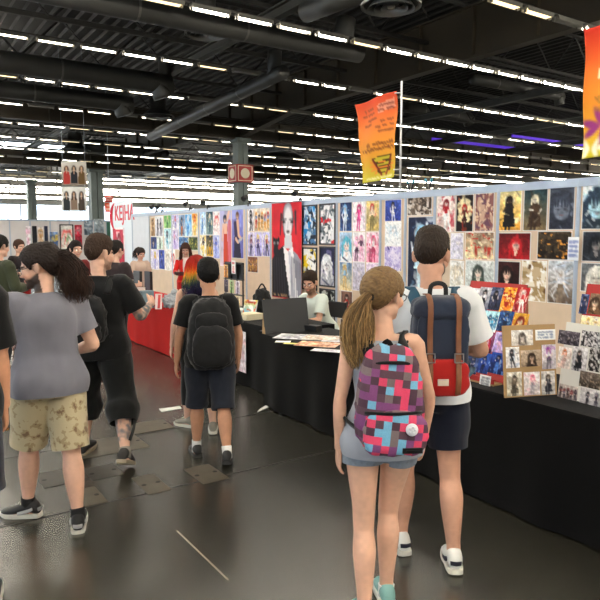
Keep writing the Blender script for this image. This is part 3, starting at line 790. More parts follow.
# ================================================================== printed pictures
def H(s):
    return np.array([int(s[i:i + 2], 16) / 255 for i in (0, 2, 4)])
class Pic:
    """a small printed picture, painted on a grid: u to the right 0..1, v down 0..1 (in units of the height), colours as printed"""
    def __init__(s, nx, ny, w, h, seed):
        s.asp = w / h; u, v = np.meshgrid(np.linspace(0, 1, nx + 1), np.linspace(0, 1, ny + 1)); s.u = u.ravel() * s.asp; s.v = v.ravel()
        s.c = np.ones((len(s.u), 3)); s.seed = seed; s.r = random.Random(seed); s.soft = .9 / ny
    def N(s, f, k=0, sx=1, sy=1): return vnoise(np.stack([s.u * f * sx, s.v * f * sy, np.full_like(s.u, .37 * k)], 1), s.seed + k)
    def mix(s, m, col):
        m = np.clip(m, 0, 1)[:, None]; s.c = s.c * (1 - m) + (H(col) if isinstance(col, str) else np.array(col)) * m
    def grad(s, a, b, p=1): t = (s.v ** p)[:, None]; s.c = H(a) * (1 - t) + H(b) * t
    def mottle(s, amt, f=6, k=1): s.c = np.clip(s.c * (1 + amt * s.N(f, k)[:, None] + amt * .6 * s.N(f * 2.5, k + 1)[:, None]), 0, 1)
    def blot(s, col, f=5, th=.25, k=3, a=1, sx=1, sy=1): s.mix(sstep(th, th + .15, s.N(f, k, sx, sy) + .4 * s.N(f * 2.3, k + 1, sx, sy)) * a, col)
    def ell(s, x, y, rx_, ry_, col, rot=0, a=1, rough=0):
        X = s.u - x * s.asp; Y = s.v - y; c, q = math.cos(rot), math.sin(rot); A = (X * c + Y * q) / rx_; Bq = (-X * q + Y * c) / ry_
        d = np.hypot(A, Bq) + (rough * s.N(12, 20) if rough else 0); w = s.soft / min(rx_, ry_); s.mix(sstep(1 + w, 1 - w, d) * a, col)
    def line(s, x0, y0, x1, y1, w, col, w2=None, a=1):
        x0 *= s.asp; x1 *= s.asp; dx_, dy_ = x1 - x0, y1 - y0; L = dx_ * dx_ + dy_ * dy_ + 1e-9
        t = np.clip(((s.u - x0) * dx_ + (s.v - y0) * dy_) / L, 0, 1); d = np.hypot(s.u - x0 - t * dx_, s.v - y0 - t * dy_)
        ww = w + ((w2 if w2 is not None else w) - w) * t; s.mix(sstep(ww + s.soft, ww - s.soft * .6, d) * a, col)
    def poly(s, pts, col, a=1):
        P = [(x * s.asp, y) for x, y in pts]; ins = np.zeros(len(s.u), bool)
        for (xa, ya), (xb, yb) in zip(P, P[1:] + P[:1]):
            cnd = ((ya > s.v) != (yb > s.v)) & (s.u < (xb - xa) * (s.v - ya) / ((yb - ya) or 1e-9) + xa); ins ^= cnd
        s.mix(ins * a, col)
    def face(s, x, y, r, skin, hair, eye='30303a', long=1.0, bangs=True):
        g = s.r.random
        s.ell(x, y - r * .1, r * 1.22, r * 1.3, hair, rough=.12)
        if long: 
            for q in (-1, 1): s.line(x + q * r * 1.0 / s.asp, y, x + q * (r * (1.1 + .4 * g())) / s.asp, y + r * (1.2 + long), r * .38, hair, r * .1)
        s.ell(x, y + r * .18, r * .78, r * .95, skin)
        s.ell(x + r * .3 / s.asp, y + r * .35, r * .45, r * .75, tuple(H(skin) * .8), a=.5)
        if bangs:
            for q in range(5):
                xx = x + (q - 2) * r * .36 / s.asp; s.line(xx, y - r * .8, xx + (g() - .5) * r * .4 / s.asp, y + r * (-.05 - .3 * abs(q - 2) * .1 + .15 * g()), r * .2, hair, r * .05)
        for q in (-1, 1): s.ell(x + q * r * .33 / s.asp, y + r * .22, r * .13, r * .09, eye, a=.75)
        s.line(x - r * .12 / s.asp, y + r * .72, x + r * .12 / s.asp, y + r * .72, r * .04, 'a05050', a=.45)
    def figure(s, x, y, h, skin, hair, top, bot, leg=None, long=1, pose=0, coat=None):
        """standing generic figure: head centre x, y; overall height h"""
        r = h * .085; g = s.r.random; w = h * .10; ax = 1 / s.asp; sw = (pose - .5) * .2 * h
        if coat: s.poly([(x - w * ax, y + r), (x + w * ax, y + r), (x + w * 2.2 * ax, y + h * .72), (x - w * 2.2 * ax, y + h * .74)], coat)
        hy = y + h * .42
        for q in (-1, 1):
            s.line(x + q * w * .45 * ax, hy, x + (q * w * (.5 + pose * .7) + sw) * ax, y + h * .9, w * .42, leg or bot, w * .22)
        s.poly([(x - w * .8 * ax, y + r * 1.1), (x + w * .8 * ax, y + r * 1.1), (x + w * .62 * ax, y + h * .3), (x + w * 1.25 * ax, y + h * .5), (x - w * 1.25 * ax, y + h * .5), (x - w * .62 * ax, y + h * .3)], top)
        s.poly([(x - w * .7 * ax, y + h * .32), (x + w * .7 * ax, y + h * .32), (x + w * 1.5 * ax, y + h * .52), (x - w * 1.5 * ax, y + h * .52)], bot)
        for q in (-1, 1):
            ex, ey = x + q * w * (1.1 + .9 * g()) * ax, y + h * (.2 + .14 * g()); s.line(x + q * w * .75 * ax, y + r * 1.4, ex, ey, w * .26, top, w * .2); s.line(ex, ey, x + q * w * (.4 + 1.7 * g()) * ax, y + h * (.12 + .34 * g()), w * .2, skin, w * .12)
        s.face(x, y, r, skin, hair, long=long)
    def lines(s, x0, y0, x1, y1, n, col, th=.5):
        for i in range(n):
            y = y0 + (y1 - y0) * (i + .5) / n; hh = (y1 - y0) / n * th * .5; x = x0; g = s.r
            while x < x1:
                w = g.uniform(.02, .06); 
                if g.random() < .82: s.line(x, y - hh * g.uniform(.2, 1), x + w * .6, y + hh * g.uniform(-.2, 1), max(.004, s.soft * .45), col, a=.85)
                x += w

def draw(style, p, q):
    """style and its colours q: background a, b, then hair, skin, top, bottom, accent"""
    a, b = q[0], q[1]; ha, sk, tp, bt, ac = (list(q[2:]) + [a] * 5)[:5]; g = p.r
    if style == 'full':
        p.grad(a, b); p.mottle(.14, 4); p.blot(ac, 5, .42, 3, .6); p.figure(g.uniform(.42, .58), .2, .86, sk, ha, tp, bt, long=g.uniform(.5, 2.4), pose=g.random())
        for i in range(5): p.ell(g.random(), g.random(), .02, .03, ac, a=.8)
    elif style == 'bust':
        p.grad(a, b); p.mottle(.12, 5); p.blot(ac, 6, .5, 5, .5); x = g.uniform(.42, .58)
        p.ell(x, 1.02, .36, .44, tp, rough=.1); p.poly([(x - .1 / p.asp, .6), (x + .1 / p.asp, .6), (x + .03 / p.asp, .85), (x - .03 / p.asp, .85)], sk); p.face(x, .42, .19, sk, ha, long=g.uniform(.2, 1.6)); p.line(x - .2 / p.asp, .85, x + .1 / p.asp, 1, .02, bt)
    elif style == 'coat':
        p.grad(a, b); p.mottle(.18, 5); p.blot(ac, 4, .35, 5, .7); p.figure(g.uniform(.45, .55), .24, .9, sk, ha, tp, bt, long=.4, pose=.2, coat=tp)
    elif style == 'glow':
        p.c[:] = H(b); p.mottle(.2, 6); p.ell(.5, .40, .27, .36, a, rough=.25, a=.9); p.ell(.5, .5, .16, .26, a, rough=.3)
        p.figure(.5, .34, .72, sk, ha, tp, bt, long=.4, pose=.4); p.blot(ac, 9, .55, 4, .7)
    elif style == 'ink':
        p.c[:] = H(a); p.blot(b, 7, -.05, 1, 1, 1, .6); p.blot(ha, 11, .12, 4, .9, .6, 1); p.blot(sk, 9, .30, 7, .9); p.blot(ac, 5, .52, 9, 1)
        for i in range(9): x, y = g.random(), g.random(); p.line(x, y, x + g.uniform(-.4, .4), y + g.uniform(-.4, .4), .012, g.choice([b, ha, sk]), .003)
    elif style == 'scene':
        p.grad(a, b, .8); p.mottle(.25, 4); p.blot(ha, 4, .15, 3, .8, 1, 1.6); p.blot(sk, 7, .3, 6, .7, 1, 1.4)
        for i in range(7): x = g.uniform(.1, .9); p.ell(x, g.uniform(.6, .9), .03, .12, tp); p.ell(x, g.uniform(.5, .62), .028, .03, bt)
        p.blot(ac, 8, .48, 9, .9, 1, 2)
    elif style == 'sketch':
        p.grad(a, b); x = g.uniform(.4, .6)
        for i in range(10): xx, yy = x + g.uniform(-.2, .2), g.uniform(.15, .5); p.line(xx, yy, xx + g.uniform(-.25, .25), yy + g.uniform(.1, .45), .008, g.choice([ha, tp, ac]), .003, .8)
        p.ell(x, .36, .10, .12, sk, a=.7); p.line(x - .12 / p.asp, .22, x - .26 / p.asp, .62, .035, ha, .01, .7); p.line(x + .12 / p.asp, .22, x + .28 / p.asp, .6, .035, ha, .01, .7); p.ell(x, .26, .12, .06, ha, a=.7); p.blot(ac, 7, .5, 5, .3)
    elif style == 'wings':
        p.grad(a, b); p.mottle(.22, 7)
        for s_ in (-1, 1):
            for i in range(6): p.line(.5 + s_ * .06, .34 + .04 * i, .5 + s_ * (.46 - .03 * i), .08 + .15 * i, .03, g.choice([ha, tp, ac]), .006, .85)
        p.figure(.5, .3, .75, sk, ha, tp, bt, long=.8, pose=.3); p.ell(.5, .12, .12, .05, ac, a=.6)
    elif style == 'many':
        p.grad(a, b); p.mottle(.15, 5)
        for i in range(5): p.figure(.12 + .19 * i, .26 + .1 * (i % 2), .66, sk, g.choice([ha, tp, bt]), g.choice([tp, bt, ac]), g.choice([bt, ha]), long=g.uniform(.2, 1.5), pose=g.random())
    elif style == 'pair':
        p.grad(a, b); p.mottle(.12, 5); p.figure(.33, .24, .8, sk, ha, tp, bt, long=1.2, pose=.3); p.figure(.68, .20, .84, sk, ac, bt, tp, long=.4, pose=.7)
    elif style == 'head':
        p.grad(a, b); p.mottle(.2, 5); p.ell(.5, .95, .42, .36, tp, rough=.1); p.face(.5, .46, .27, sk, ha, long=1.0); p.blot(ac, 6, .5, 4, .6)
    if style not in ('plain', 'text', 'ink'):
        for i in range(9): x, y = g.random(), g.random(); p.line(x, y, x + g.uniform(-.3, .3), y + g.uniform(-.3, .3), g.uniform(.008, .03), g.choice([a, b, tp, ac, ha]), .003, g.uniform(.25, .6))
        p.mottle(.16, 13, 31); p.mottle(.10, 26, 37)
    if style == 'plain': p.grad(a, b); p.mottle(.03, 3)
    elif style == 'text': p.grad(a, b); p.lines(.12, .12, .88, .88, int(ha, 16) if len(ha) < 3 else 4, sk, .5)
    return p

M_print = mat('printed_paper', (1, 1, 1), .6, attr='col', spec=.15)
M_printm = mat('printed_matt', (1, 1, 1), .7, attr='col', spec=.2)
M_frame = mat('black_frame', (.07, .07, .075), .4)
SEED = [100]
def picture(name, label, cat, c, right, up, w, h, style, cols, group=None, cell=None, thick=.003, m=None, frame=None, painter=None, bend=None, parent=None, border=0):
    """flat print with its own thickness; c: centre of the printed face, right/up unit vectors"""
    SEED[0] += 1
    nx = max(10, int(w / cell)); ny = max(12, int(h / cell)); nx, ny = min(nx, 70), min(ny, 120)
    p = Pic(nx, ny, w, h, SEED[0])
    if painter: painter(p)
    else: draw(style, p, cols)
    if border:
        bw = border / w * p.asp; bh = border / h; p.mix(((p.u < bw) | (p.u > p.asp - bw) | (p.v < bh) | (p.v > 1 - bh)).astype(float), 'f6f3f0')
    k = (nx + 1) * (ny + 1); u = p.u / p.asp; X = (u - .5) * w; Z = (.5 - p.v) * h; Y = np.zeros(k)
    if bend is not None: dX, Y, dZ = bend(u, p.v); X = X + dX; Z = Z + dZ
    front = np.stack([X, Y, Z], 1); back = front + np.array([0, thick, 0])
    idx = lambda i, j: j * (nx + 1) + i
    F = [(idx(i, j), idx(i, j + 1), idx(i + 1, j + 1), idx(i + 1, j)) for j in range(ny) for i in range(nx)]
    ring = [idx(i, 0) for i in range(nx)] + [idx(nx, j) for j in range(ny)] + [idx(i, ny) for i in range(nx, 0, -1)] + [idx(0, j) for j in range(ny, 0, -1)]
    if bend is None:
        cor = [idx(0, 0), idx(nx, 0), idx(nx, ny), idx(0, ny)]; V = np.vstack([front, back[cor]]); cc = np.vstack([p.c, np.tile([.8, .8, .8], (4, 1))])
        F.append((k, k + 1, k + 2, k + 3)); n4 = [nx, ny, nx, ny]; st = 0
        for s_ in range(4):
            seg = ring[st:st + n4[s_]] + [ring[(st + n4[s_]) % len(ring)]]; st += n4[s_]
            F.append(tuple(seg) + (k + (s_ + 1) % 4, k + s_))
    else:
        V = np.vstack([front, back]); cc = np.vstack([p.c, p.c]); F += [tuple(i + k for i in reversed(f)) for f in list(F)]
        for a_, b_ in zip(ring, ring[1:] + ring[:1]): F.append((a_, b_, b_ + k, a_ + k))
    me = bpy.data.meshes.new(name); me.from_pydata(V.tolist(), [], F); me.update(); color(me, cc)
    right = nrm3(right); up = nrm3(up); nrm_ = np.cross(right, up)       # nrm_ points to the viewer; local -Y
    Mx = Matrix(((right[0], -nrm_[0], up[0], c[0]), (right[1], -nrm_[1], up[1], c[1]), (right[2], -nrm_[2], up[2], c[2]), (0, 0, 0, 1)))
    if frame:
        e = bpy.data.objects.new(name, None); COL.objects.link(e); e.matrix_world = Mx; tag(e, label, cat, group); link('print', me, m or M_print, e); t = frame
        fb = MB()
        for (x0, z0, x1, z1) in ((-w / 2 - t, h / 2, w / 2 + t, h / 2 + t), (-w / 2 - t, -h / 2 - t, w / 2 + t, -h / 2), (-w / 2 - t, -h / 2, -w / 2, h / 2), (w / 2, -h / 2, w / 2 + t, h / 2)): fb.box2((x0, -.012, z0), (x1, .004, z1))
        fb.build('frame', M_frame, e); return e
    o = link(name, me, m or M_print)
    if parent is not None: o.parent = parent
    o.matrix_world = Mx
    if parent is None: tag(o, label, cat, group)
    return o
def nrm3(v): v = np.asarray(v, float); return v / np.linalg.norm(v)
def on_plane(px, py, P, Nn):
    d = ray(px, py); return C0 + d * (np.dot(np.asarray(P) - C0, Nn) / np.dot(d, Nn))
def rect_on(x0, y0, x1, y1, P, right, up):
    """centre and size on a plane of a print that shows at those picture bounds"""
    n = np.cross(nrm3(right), nrm3(up)); cx, cy = (x0 + x1) / 2, (y0 + y1) / 2
    c = on_plane(cx, cy, P, n); w = abs(np.dot(on_plane(x1, cy, P, n) - on_plane(x0, cy, P, n), nrm3(right))); h = abs(np.dot(on_plane(cx, y0, P, n) - on_plane(cx, y1, P, n), nrm3(up)))
    return c, w, h
# ================================================================== booth wall with its prints
WTOP = 2.27
YS = [1.9, 2.9, 3.9, 4.9, 5.9, 6.44, 6.95, 7.97, 9.02, 9.95, 10.85, 13.0, 14.5, 16.0]
def wall_run(ys, x, m, k0, top=WTOP):
    for i, (a, b) in enumerate(zip(ys[:-1], ys[1:])):
        o = MB().box2((x, a + .02, .06), (x + .02, b - .02, top - .07)).build('wall_panel_%d' % (k0 + i), m); tag(o, kind='structure')
    b_ = MB()
    for y in ys: b_.tube([(x + .01, y, 0), (x + .01, y, top)], [.028, .028], n=8, sub=1)
    b_.box2((x - .015, ys[0], top - .085), (x + .035, ys[-1], top)); b_.box2((x - .015, ys[0], .03), (x + .035, ys[-1], .09))
    o = b_.build('trim_%d' % (70 + k0), M_rail); tag(o, kind='structure')
wall_run(YS, WALLX, M_tan, 1)
wall_run([16.0, 17.3], WALLX, M_white, 30)
RT, UP = (0, -1, 0), (0, 0, 1)
PF = (WALLX - .006, 0, 0)
def wp(x0, y0, x1, y1, label, style, cols, frame=None, cell=.0125, name='poster', cat='poster', painter=None, group='prints on the booth wall'):
    if not frame and cat == 'poster': x0 -= .25; x1 += .25; y0 -= .5; y1 += .5
    c, w, h = rect_on(x0, y0, x1, y1, PF, RT, UP)
    if frame: w -= 2 * frame; h -= 2 * frame
    return picture(name, label, cat, c, RT, UP, w, h, style, cols.split(), group, max(cell, w / 34), frame=frame, painter=painter, border=0 if frame or cat != 'poster' else .012)
# panel nearest the white T-shirt man, by row
wp(437, 196, 454.5, 232, 'pale print of a figure in red coat and white, first of its top row', 'full', 'f4e6e0 e8c8c0 7a1a20 f3d9c8 c0222c f0f0f0 b02030')
wp(456, 195, 473, 231.5, 'print of a red haired figure in front of a cream glow on black', 'glow', 'fbe9b8 1c1416 c4241c f2d8b4 5a2a20 3a1c1a 8a3a20')
wp(475, 193.5, 493.5, 231, 'print of pinkish brown swirling figures beside the black and cream glow print', 'ink', 'c9a48e 8a5a58 6a4658 e8c8a8 d0a060 f0d8c0 a05048')
wp(450.5, 233.5, 463, 259, 'pale lavender sketch print just beside the dark haired man\'s head', 'sketch', 'eeeaf2 dcd8e8 b8b4cc f4ece8 c8c0d8 d0d0e0 a8a0c0')
wp(465, 232.5, 493.5, 259.5, 'landscape print of brown cloud over white fire with red lower edge', 'scene', '8a6a58 f0e0b0 c9b096 f6ecc8 b03020 d04030 c82820')
wp(450, 261, 463.5, 287, 'almost white sketch print under the lavender sketch', 'sketch', 'f0efec e6e2da c4b8a0 f4ece0 d8c8a8 c8c0b0 b8a888')
wp(465, 261, 493.5, 287, 'pale grey print of a figure in a dark green long coat', 'bust', 'dfe3e2 c9d2cf 3a4440 ecd8c8 4c5a4c 38443c b8c4c0')
# second panel
wp(499, 190.5, 521, 230.5, 'print of a black standing figure on bright yellow and white', 'coat', 'fdeeb0 f0a838 221a18 3a2a20 1c1818 181416 fff8d8')
wp(523.5, 189.5, 547, 230.5, 'print in dark teal fading to brown, with a small pale head in the middle', 'coat', '1f3a44 8a7450 e6dcc0 f0e8d4 4a3626 3a2a20 6a5a40')
wp(549, 187.5, 574, 229.5, 'print of a slate grey hooded figure, last in the top row before the wide post', 'head', '4a505e 2c303c 363c4a 7c8494 2a2e3a 40485a 8c94a8')
wp(498, 233, 530, 259.5, 'landscape print of a red dressed figure in billowing red cloth', 'bust', '5a1418 a01c22 c02028 f0ccb8 b81820 7a1016 d83038')
wp(537, 231.5, 571, 259.5, 'landscape print of a dark brown night crowd with orange lights', 'scene', '3a3024 241c18 4a4030 5c4c34 1c1612 2a221c f0a040')
wp(497.5, 261.5, 519.5, 290, 'dark maroon print of a pale face, beneath the red cloth print', 'bust', '3a1a1a 201012 1c1012 e8c0a8 2a1414 601c1c 5a2420')
wp(521.5, 261, 546, 301, 'print of white and golden clouds with a brown armoured figure', 'ink', 'efe8d8 c8b08c a08458 ffffff 8a6a40 d8c090 6a5030')
wp(547.5, 261, 573.5, 303.5, 'print of white winged figures over a brown hall, pale blue at top', 'wings', 'd4dce6 6a5646 f2f2f4 f0e0d0 e8e8ee 8c7a68 b8c8dc')
# third panel, cut by the frame
wp(582, 184, 613, 229, 'light blue print of a large dark figure, at the picture edge beyond the wide post', 'head', 'd2e6f2 8cb8d2 2a3a4c a8d0e0 26323f 3c5060 eef6fa')
wp(582, 231.5, 613, 261.5, 'dark charcoal print of a dim face, below the light blue print', 'bust', '2c3038 22252c 1c1e24 8a8684 30343c 24282e 5c6c78')
wp(580.5, 263.5, 612, 292, 'dark grey print of a white helmeted head, lowest at the picture edge', 'head', '6a6e72 4a4c50 e4e2da c8c4b8 8a8a84 5c5c58 b8b8b0')
wp(407.5, 190.5, 431.5, 215, 'sepia ink print of a tangled black creature on pale grey, above the navy print', 'ink', 'd8d0c8 6a5c50 3a302a b8a898 8a7a6a 2c2420 4a3c34')
wp(407.5, 217, 434, 296, 'tall navy print of a pale blue and white figure behind the dark haired man', 'full', '232c46 1c2438 8fc4e4 eaf2f8 78b4dc c8e0f0 e8f0f8', cell=.016)
# panel behind the ponytailed woman
wp(340, 202, 351.7, 231, 'dark blue print of a white figure with light blue hair', 'full', '203058 2a4a80 78b4e4 f0f0f6 e8f0f6 d8e4f0 90b8e0')
wp(352.7, 201.5, 365, 231, 'white print of a slender magenta figure', 'full', 'fbf4f8 f6e6f0 a83060 f6dce0 d83c88 e05098 f0c0d8')
wp(366.2, 200.5, 380, 231, 'beige and olive print of a seated figure with red brown hair', 'full', 'e0cc98 b8a468 b03c34 f0d8c0 e8d0b8 7a7048 d8b860')
wp(339.5, 232.5, 351.7, 261.5, 'blue grey print of a figure with cyan hair and dark skirt, second row', 'bust', 'a8c4dc 6c88b0 58b0c8 f2e0d8 e8ecf2 2c3450 d8e4f0')
wp(352.7, 232.5, 365, 261.5, 'white and pink print of two pale legs and dark ribbons', 'pair', 'faf2f6 f0d4e4 e8a8c8 f8e4e0 f0b8d4 50304c d080a8')
wp(366.2, 232.5, 380.3, 262.5, 'pink print of a figure amid crimson ribbons', 'full', 'f6d0dc e89cb8 d85880 f8e4dc f0e8ec c04068 a02848')
wp(339.5, 262.5, 351.7, 290.5, 'beach print, blue sky above yellow sand with a small figure', 'full', '6c94c4 e6d098 c8a860 f0d8b8 7cb0d8 d0b070 f4ecc8')
wp(352.7, 262.5, 364.5, 290.5, 'washed grey lilac print beside the beach print', 'sketch', 'd4d0dc c4c0d0 a8a4bc e4dce0 b4b0c8 9c98b4 c0b4cc')
wp(366, 263.5, 380, 290.5, 'pale lilac print half hidden by the light brown ponytail head', 'sketch', 'e8d8ec d8c0e0 b898c8 f0e4f0 c8a8d8 d0b0dc a880b8')
wp(341, 291.5, 352, 319, 'brown print of a small figure in a red dress', 'full', '7a5a4c 4c3a38 3a2420 f0d0b8 b82c24 c83428 5c4038')
wp(340.5, 320, 352, 334.5, 'dark blue print lowest beside the ponytailed woman\'s arm', 'bust', '28365c 1c2440 404c78 a0a8c8 30406c 1c2848 6474a0')
wp(385, 200, 401, 221, 'royal blue print of a white dressed figure with black hair', 'full', '3c58b4 2c3c90 14141c f4ecec e8e4f0 f0f0f6 5068c0')
wp(385, 222, 401, 245.5, 'white sketch print of loose pale blue grey strokes', 'sketch', 'fafcfc f0f4f8 c0d0dc f6ece8 b8d4e0 c8dce8 a8c4d8')
wp(384.5, 246.5, 401, 270.5, 'lilac print scattered with dark violet blots', 'ink', 'dcd4ec c0b4e0 a498d0 ece4f4 5c5498 302c60 40387c')
# framed ink pictures
wp(302.5, 205, 317, 245.5, 'black framed picture of blue and white armour, upper of the pair by the red banner', 'ink', 'c8dcec 1c2838 4c7cac f0f4f8 28384c 101820 2c94d8', .025)
wp(319.5, 203.5, 335.5, 245, 'black framed grey white picture with small red marks', 'ink', 'e0e4e8 6c7880 3c4850 f8f8f8 98a8ac 202428 d02c34', .025)
wp(302.5, 247.5, 317, 290, 'black framed picture in yellow, black and white above the seated man\'s head', 'ink', 'f0f0ec 1c1c20 e8c81c f8f8f4 38383c e8c81c e8c81c', .025)
wp(319.5, 246.5, 335.5, 287, 'black framed pale grey portrait on dark navy', 'bust', '1c2040 2c3050 d8dce0 e8e8ea a8acb4 585c74 8c84ac', .025)
wp(319.5, 289, 335.5, 326, 'black framed black and grey ink picture behind the seated man\'s shoulder', 'ink', 'a8aca8 242624 50544e c8ccc4 181a18 787c74 0c0c0c', .025)
# red banner
def red_banner(p):
    p.c[:] = H('d02634'); p.mottle(.08, 9); sk, bk, wh, sh = 'e6e6ea', '1d1d24', 'f2f2f4', 'b4b6c0'
    p.poly([(0, 1), (0, .60), (.12, .53), (.40, .44), (.52, .6), (.62, 1)], bk); p.poly([(.62, .46), (.86, .53), (1, .60), (1, 1), (.6, 1), (.56, .7)], '9698a4')
    p.ell(.55, .19, .105, .185, '3a3a44', rough=.10); p.ell(.56, .12, .085, .11, 'a9aab4', rough=.15); p.ell(.56, .21, .078, .165, sk)
    p.poly([(.46, .34), (.68, .34), (.70, .47), (.42, .47)], 'd0d1d8'); p.poly([(.40, .455), (.56, .50), (.72, .455), (.78, .7), (.90, 1), (.64, 1), (.5, .72)], wh); p.poly([(.56, .50), (.64, .50), (.78, .96), (.68, .97)], 'cfd2e0'); p.line(.60, .52, .74, .98, .004, sh)
    for x in (.43, .68): p.ell(x, .20, .022, .014, bk); p.line(x - .07, .175, x + .07, .17, .005, '55555f'); p.ell(x, .225, .026, .01, sh, a=.7)
    p.line(.565, .2, .55, .265, .004, sh); p.ell(.56, .30, .026, .013, '2a1c24'); p.ell(.44, .26, .02, .05, 'c8c9d2', a=.6)
    p.line(.33, .12, .30, .33, .014, bk, .006); p.line(.80, .10, .82, .32, .016, '2a2a34', .006)
    p.ell(.15, .42, .055, .05, bk); p.poly([(.03, .42), (.04, .345), (.13, .385)], bk); p.poly([(.17, .385), (.26, .345), (.27, .42)], bk); p.ell(.14, .50, .05, .07, bk)
    for x in (.09, .21): p.ell(x, .42, .015, .013, 'e8e8e8'); p.ell(x, .42, .006, .006, bk)
    for i in range(7): p.line(.68 + .05 * i, .56 + .012 * i, .66 + .06 * i, .98, .005, '6a6b78', .003)
    for i in range(5): p.line(.08 + .08 * i, .58, .1 + .09 * i, .98, .004, '34343e', .002)
    p.lines(.06, .955, .5, .985, 1, 'c8a070', .8)
c, w, h = rect_on(271.5, 203, 301, 299, (WALLX - .045, 0, 0), RT, UP)
e = empty('banner', 'tall red banner of a pale faced woman in dark jacket with a small black cat', 'banner', c)
po = picture('print', None, None, c, RT, UP, w, h, None, None, None, w / 42, m=M_printm, painter=red_banner)
po.parent = e; po.matrix_parent_inverse = Matrix.Translation(-e.location)
MB().cyl((0, -w / 2 - .02, h / 2 + .01), (0, w / 2 + .02, h / 2 + .01), .012).build('hanging_rail', M_alu, e)
# next panel
wp(248, 208, 253.5, 231, 'narrow white print of a black inked figure, beside the grey post', 'full', 'f4f2f4 e8e4ec 18181c f0e8e4 202028 16161c 787884')
wp(254.5, 208, 269.5, 231, 'tan print of several colourful figures jumping', 'many', 'e4d8c8 d0b890 c83c34 f0d4bc 343038 d09040 5c7cb0')
wp(248, 232.5, 253.7, 256, 'pale lilac narrow print in the middle row', 'full', 'dcd8f0 b8b4e0 5c4c58 f0dcd4 8c5060 484468 a8a0d8')
wp(254.5, 232.5, 261.7, 256, 'lilac print of a blond figure in purple', 'full', 'c4c0e8 9c98d4 e0c870 f4dcc8 58489c 3c3468 d8d4f0')
wp(262.5, 232.5, 269.8, 256, 'lilac print of a figure in dark jacket and red', 'full', 'c0bce4 a09cd4 e8d488 f4dcc8 a83c48 2c2840 dcd8f0')
wp(248, 257, 257.5, 272, 'small brown group print at the bottom, over bare board', 'many', '8c6048 5c3c34 d8a048 f0c8a0 3c2c34 b07838 7c3c2c')
# tall figure prints next to the post
def tall_a(p):
    p.grad('b8b8e0', 'd8c4d4'); p.mottle(.12, 5); p.blot('e0a0b0', 4, .3, 5, .6)
    p.line(.62, .2, .86, .03, .035, 'e8bca4', .03); p.line(.86, .03, .74, .16, .03, 'e8bca4'); p.poly([(.3, .28), (.7, .28), (.66, .5), (.78, .98), (.3, .98), (.34, .5)], 'c8452c'); p.poly([(.34, .26), (.66, .26), (.62, .44), (.38, .44)], 'e8bca4'); p.face(.46, .19, .055, 'e8bca4', '28304c', long=0); p.line(.3, .3, .22, .55, .03, 'e8bca4', .02); p.line(.86, .25, .8, 1, .05, 'd04858', .08, .7)
def tall_b(p):
    p.grad('8c94d8', '5c5cae'); p.mottle(.15, 5); p.blot('b0b8ee', 4, .3, 5, .7)
    p.poly([(.22, .27), (.62, .27), (.66, .7), (.2, .72)], '372a54'); p.line(.52, .28, .6, .55, .05, 'e4b898', .035); p.line(.6, .55, .8, .62, .035, 'e4b898', .03); p.line(.28, .32, .36, .66, .045, '372a54'); p.line(.36, .62, .62, .72, .035, 'e4b898', .025); p.poly([(.2, .72), (.7, .7), (.8, 1), (.15, 1)], '28233e'); p.face(.5, .17, .055, 'e8bfa0', '6a4a3c', long=0); p.line(.62, .66, .9, .6, .03, 'b0b4c0', .02)
wp(220, 208.5, 231, 266, 'tall lilac print of a dark haired figure with a raised arm and red skirt', None, '', painter=tall_a)
wp(232, 207.5, 243, 258, 'tall violet blue print of a young figure in a dark purple shirt', None, '', painter=tall_b)
wp(200, 211.5, 205.8, 234.5, 'narrow blue and white print, first in its top row', 'full', 'a8ccf0 dceaf6 d8e8f4 f0e4dc 6ca0d8 4c84c4 f4f8fc')
wp(206.3, 211.5, 212.8, 234.5, 'narrow dark teal print of a pale figure', 'full', '1c3c50 8ca4a0 e0d4b0 f0dcc8 5c8ca0 244458 d8c898')
wp(213.3, 211.5, 219.3, 234.5, 'narrow white print with a few red strokes', 'sketch', 'f8f4f4 ecdce0 d85050 f4e0d8 e08080 c83c44 e0a0a8')
wp(200, 235.5, 205.8, 256, 'narrow print in yellow white and black', 'full', 'f4e8c4 f8f8f4 181818 f0dcc8 202020 e8c850 e0b840')
wp(206.3, 235.5, 212.8, 256, 'narrow dark print with a yellow glow at the bottom', 'coat', '28303c e8b838 383028 f0d8b0 4c4438 d89828 e8c050')
wp(213.3, 235.5, 219.3, 258, 'narrow lilac blue print under the red stroked one', 'full', 'c8d0f4 a0acec 6c74c4 f0e0e0 5868c8 8c98e0 e8ecfc')
# far panels over the red table
wp(151, 217.5, 154.8, 236, 'narrow tan print at the far end of the printed wall', 'full', 'd8b48c b08858 604028 f0d0b0 8c6038 4c3424 e8d0a8', cell=.02)
wp(155.3, 216.5, 163, 236, 'white print of slim grey and dark figures at the far end', 'pair', 'f0f0f2 d4d4dc 30303c f0dcd0 585868 3c3c48 8c8c9c', cell=.02)
wp(164, 215.5, 170.8, 228, 'green print, small square in the far upper row', 'full', '60a85c 98c878 d8c890 f0dcc8 3c8848 286838 c0e0a0', cell=.02)
wp(171.3, 215, 178.5, 228.5, 'small lilac, white and red print above the vendor\'s shoulder', 'full', 'c0bcec f0eaf4 a04858 f4dcd4 d85c68 7874c0 f4f0fa', cell=.02)
wp(179, 215, 184.7, 236, 'narrow slate blue print in the far upper row', 'coat', '6c84a8 8ca4bc 303c54 e0c8b8 485c80 c87848 a0b8d0', cell=.02)
wp(185.2, 214.5, 191.6, 236, 'narrow bright sky blue print in the far upper row', 'full', '48a0e0 c8e4f8 e8f0f8 f4e4dc 80c0ec 3c88d0 f0f8ff', cell=.02)
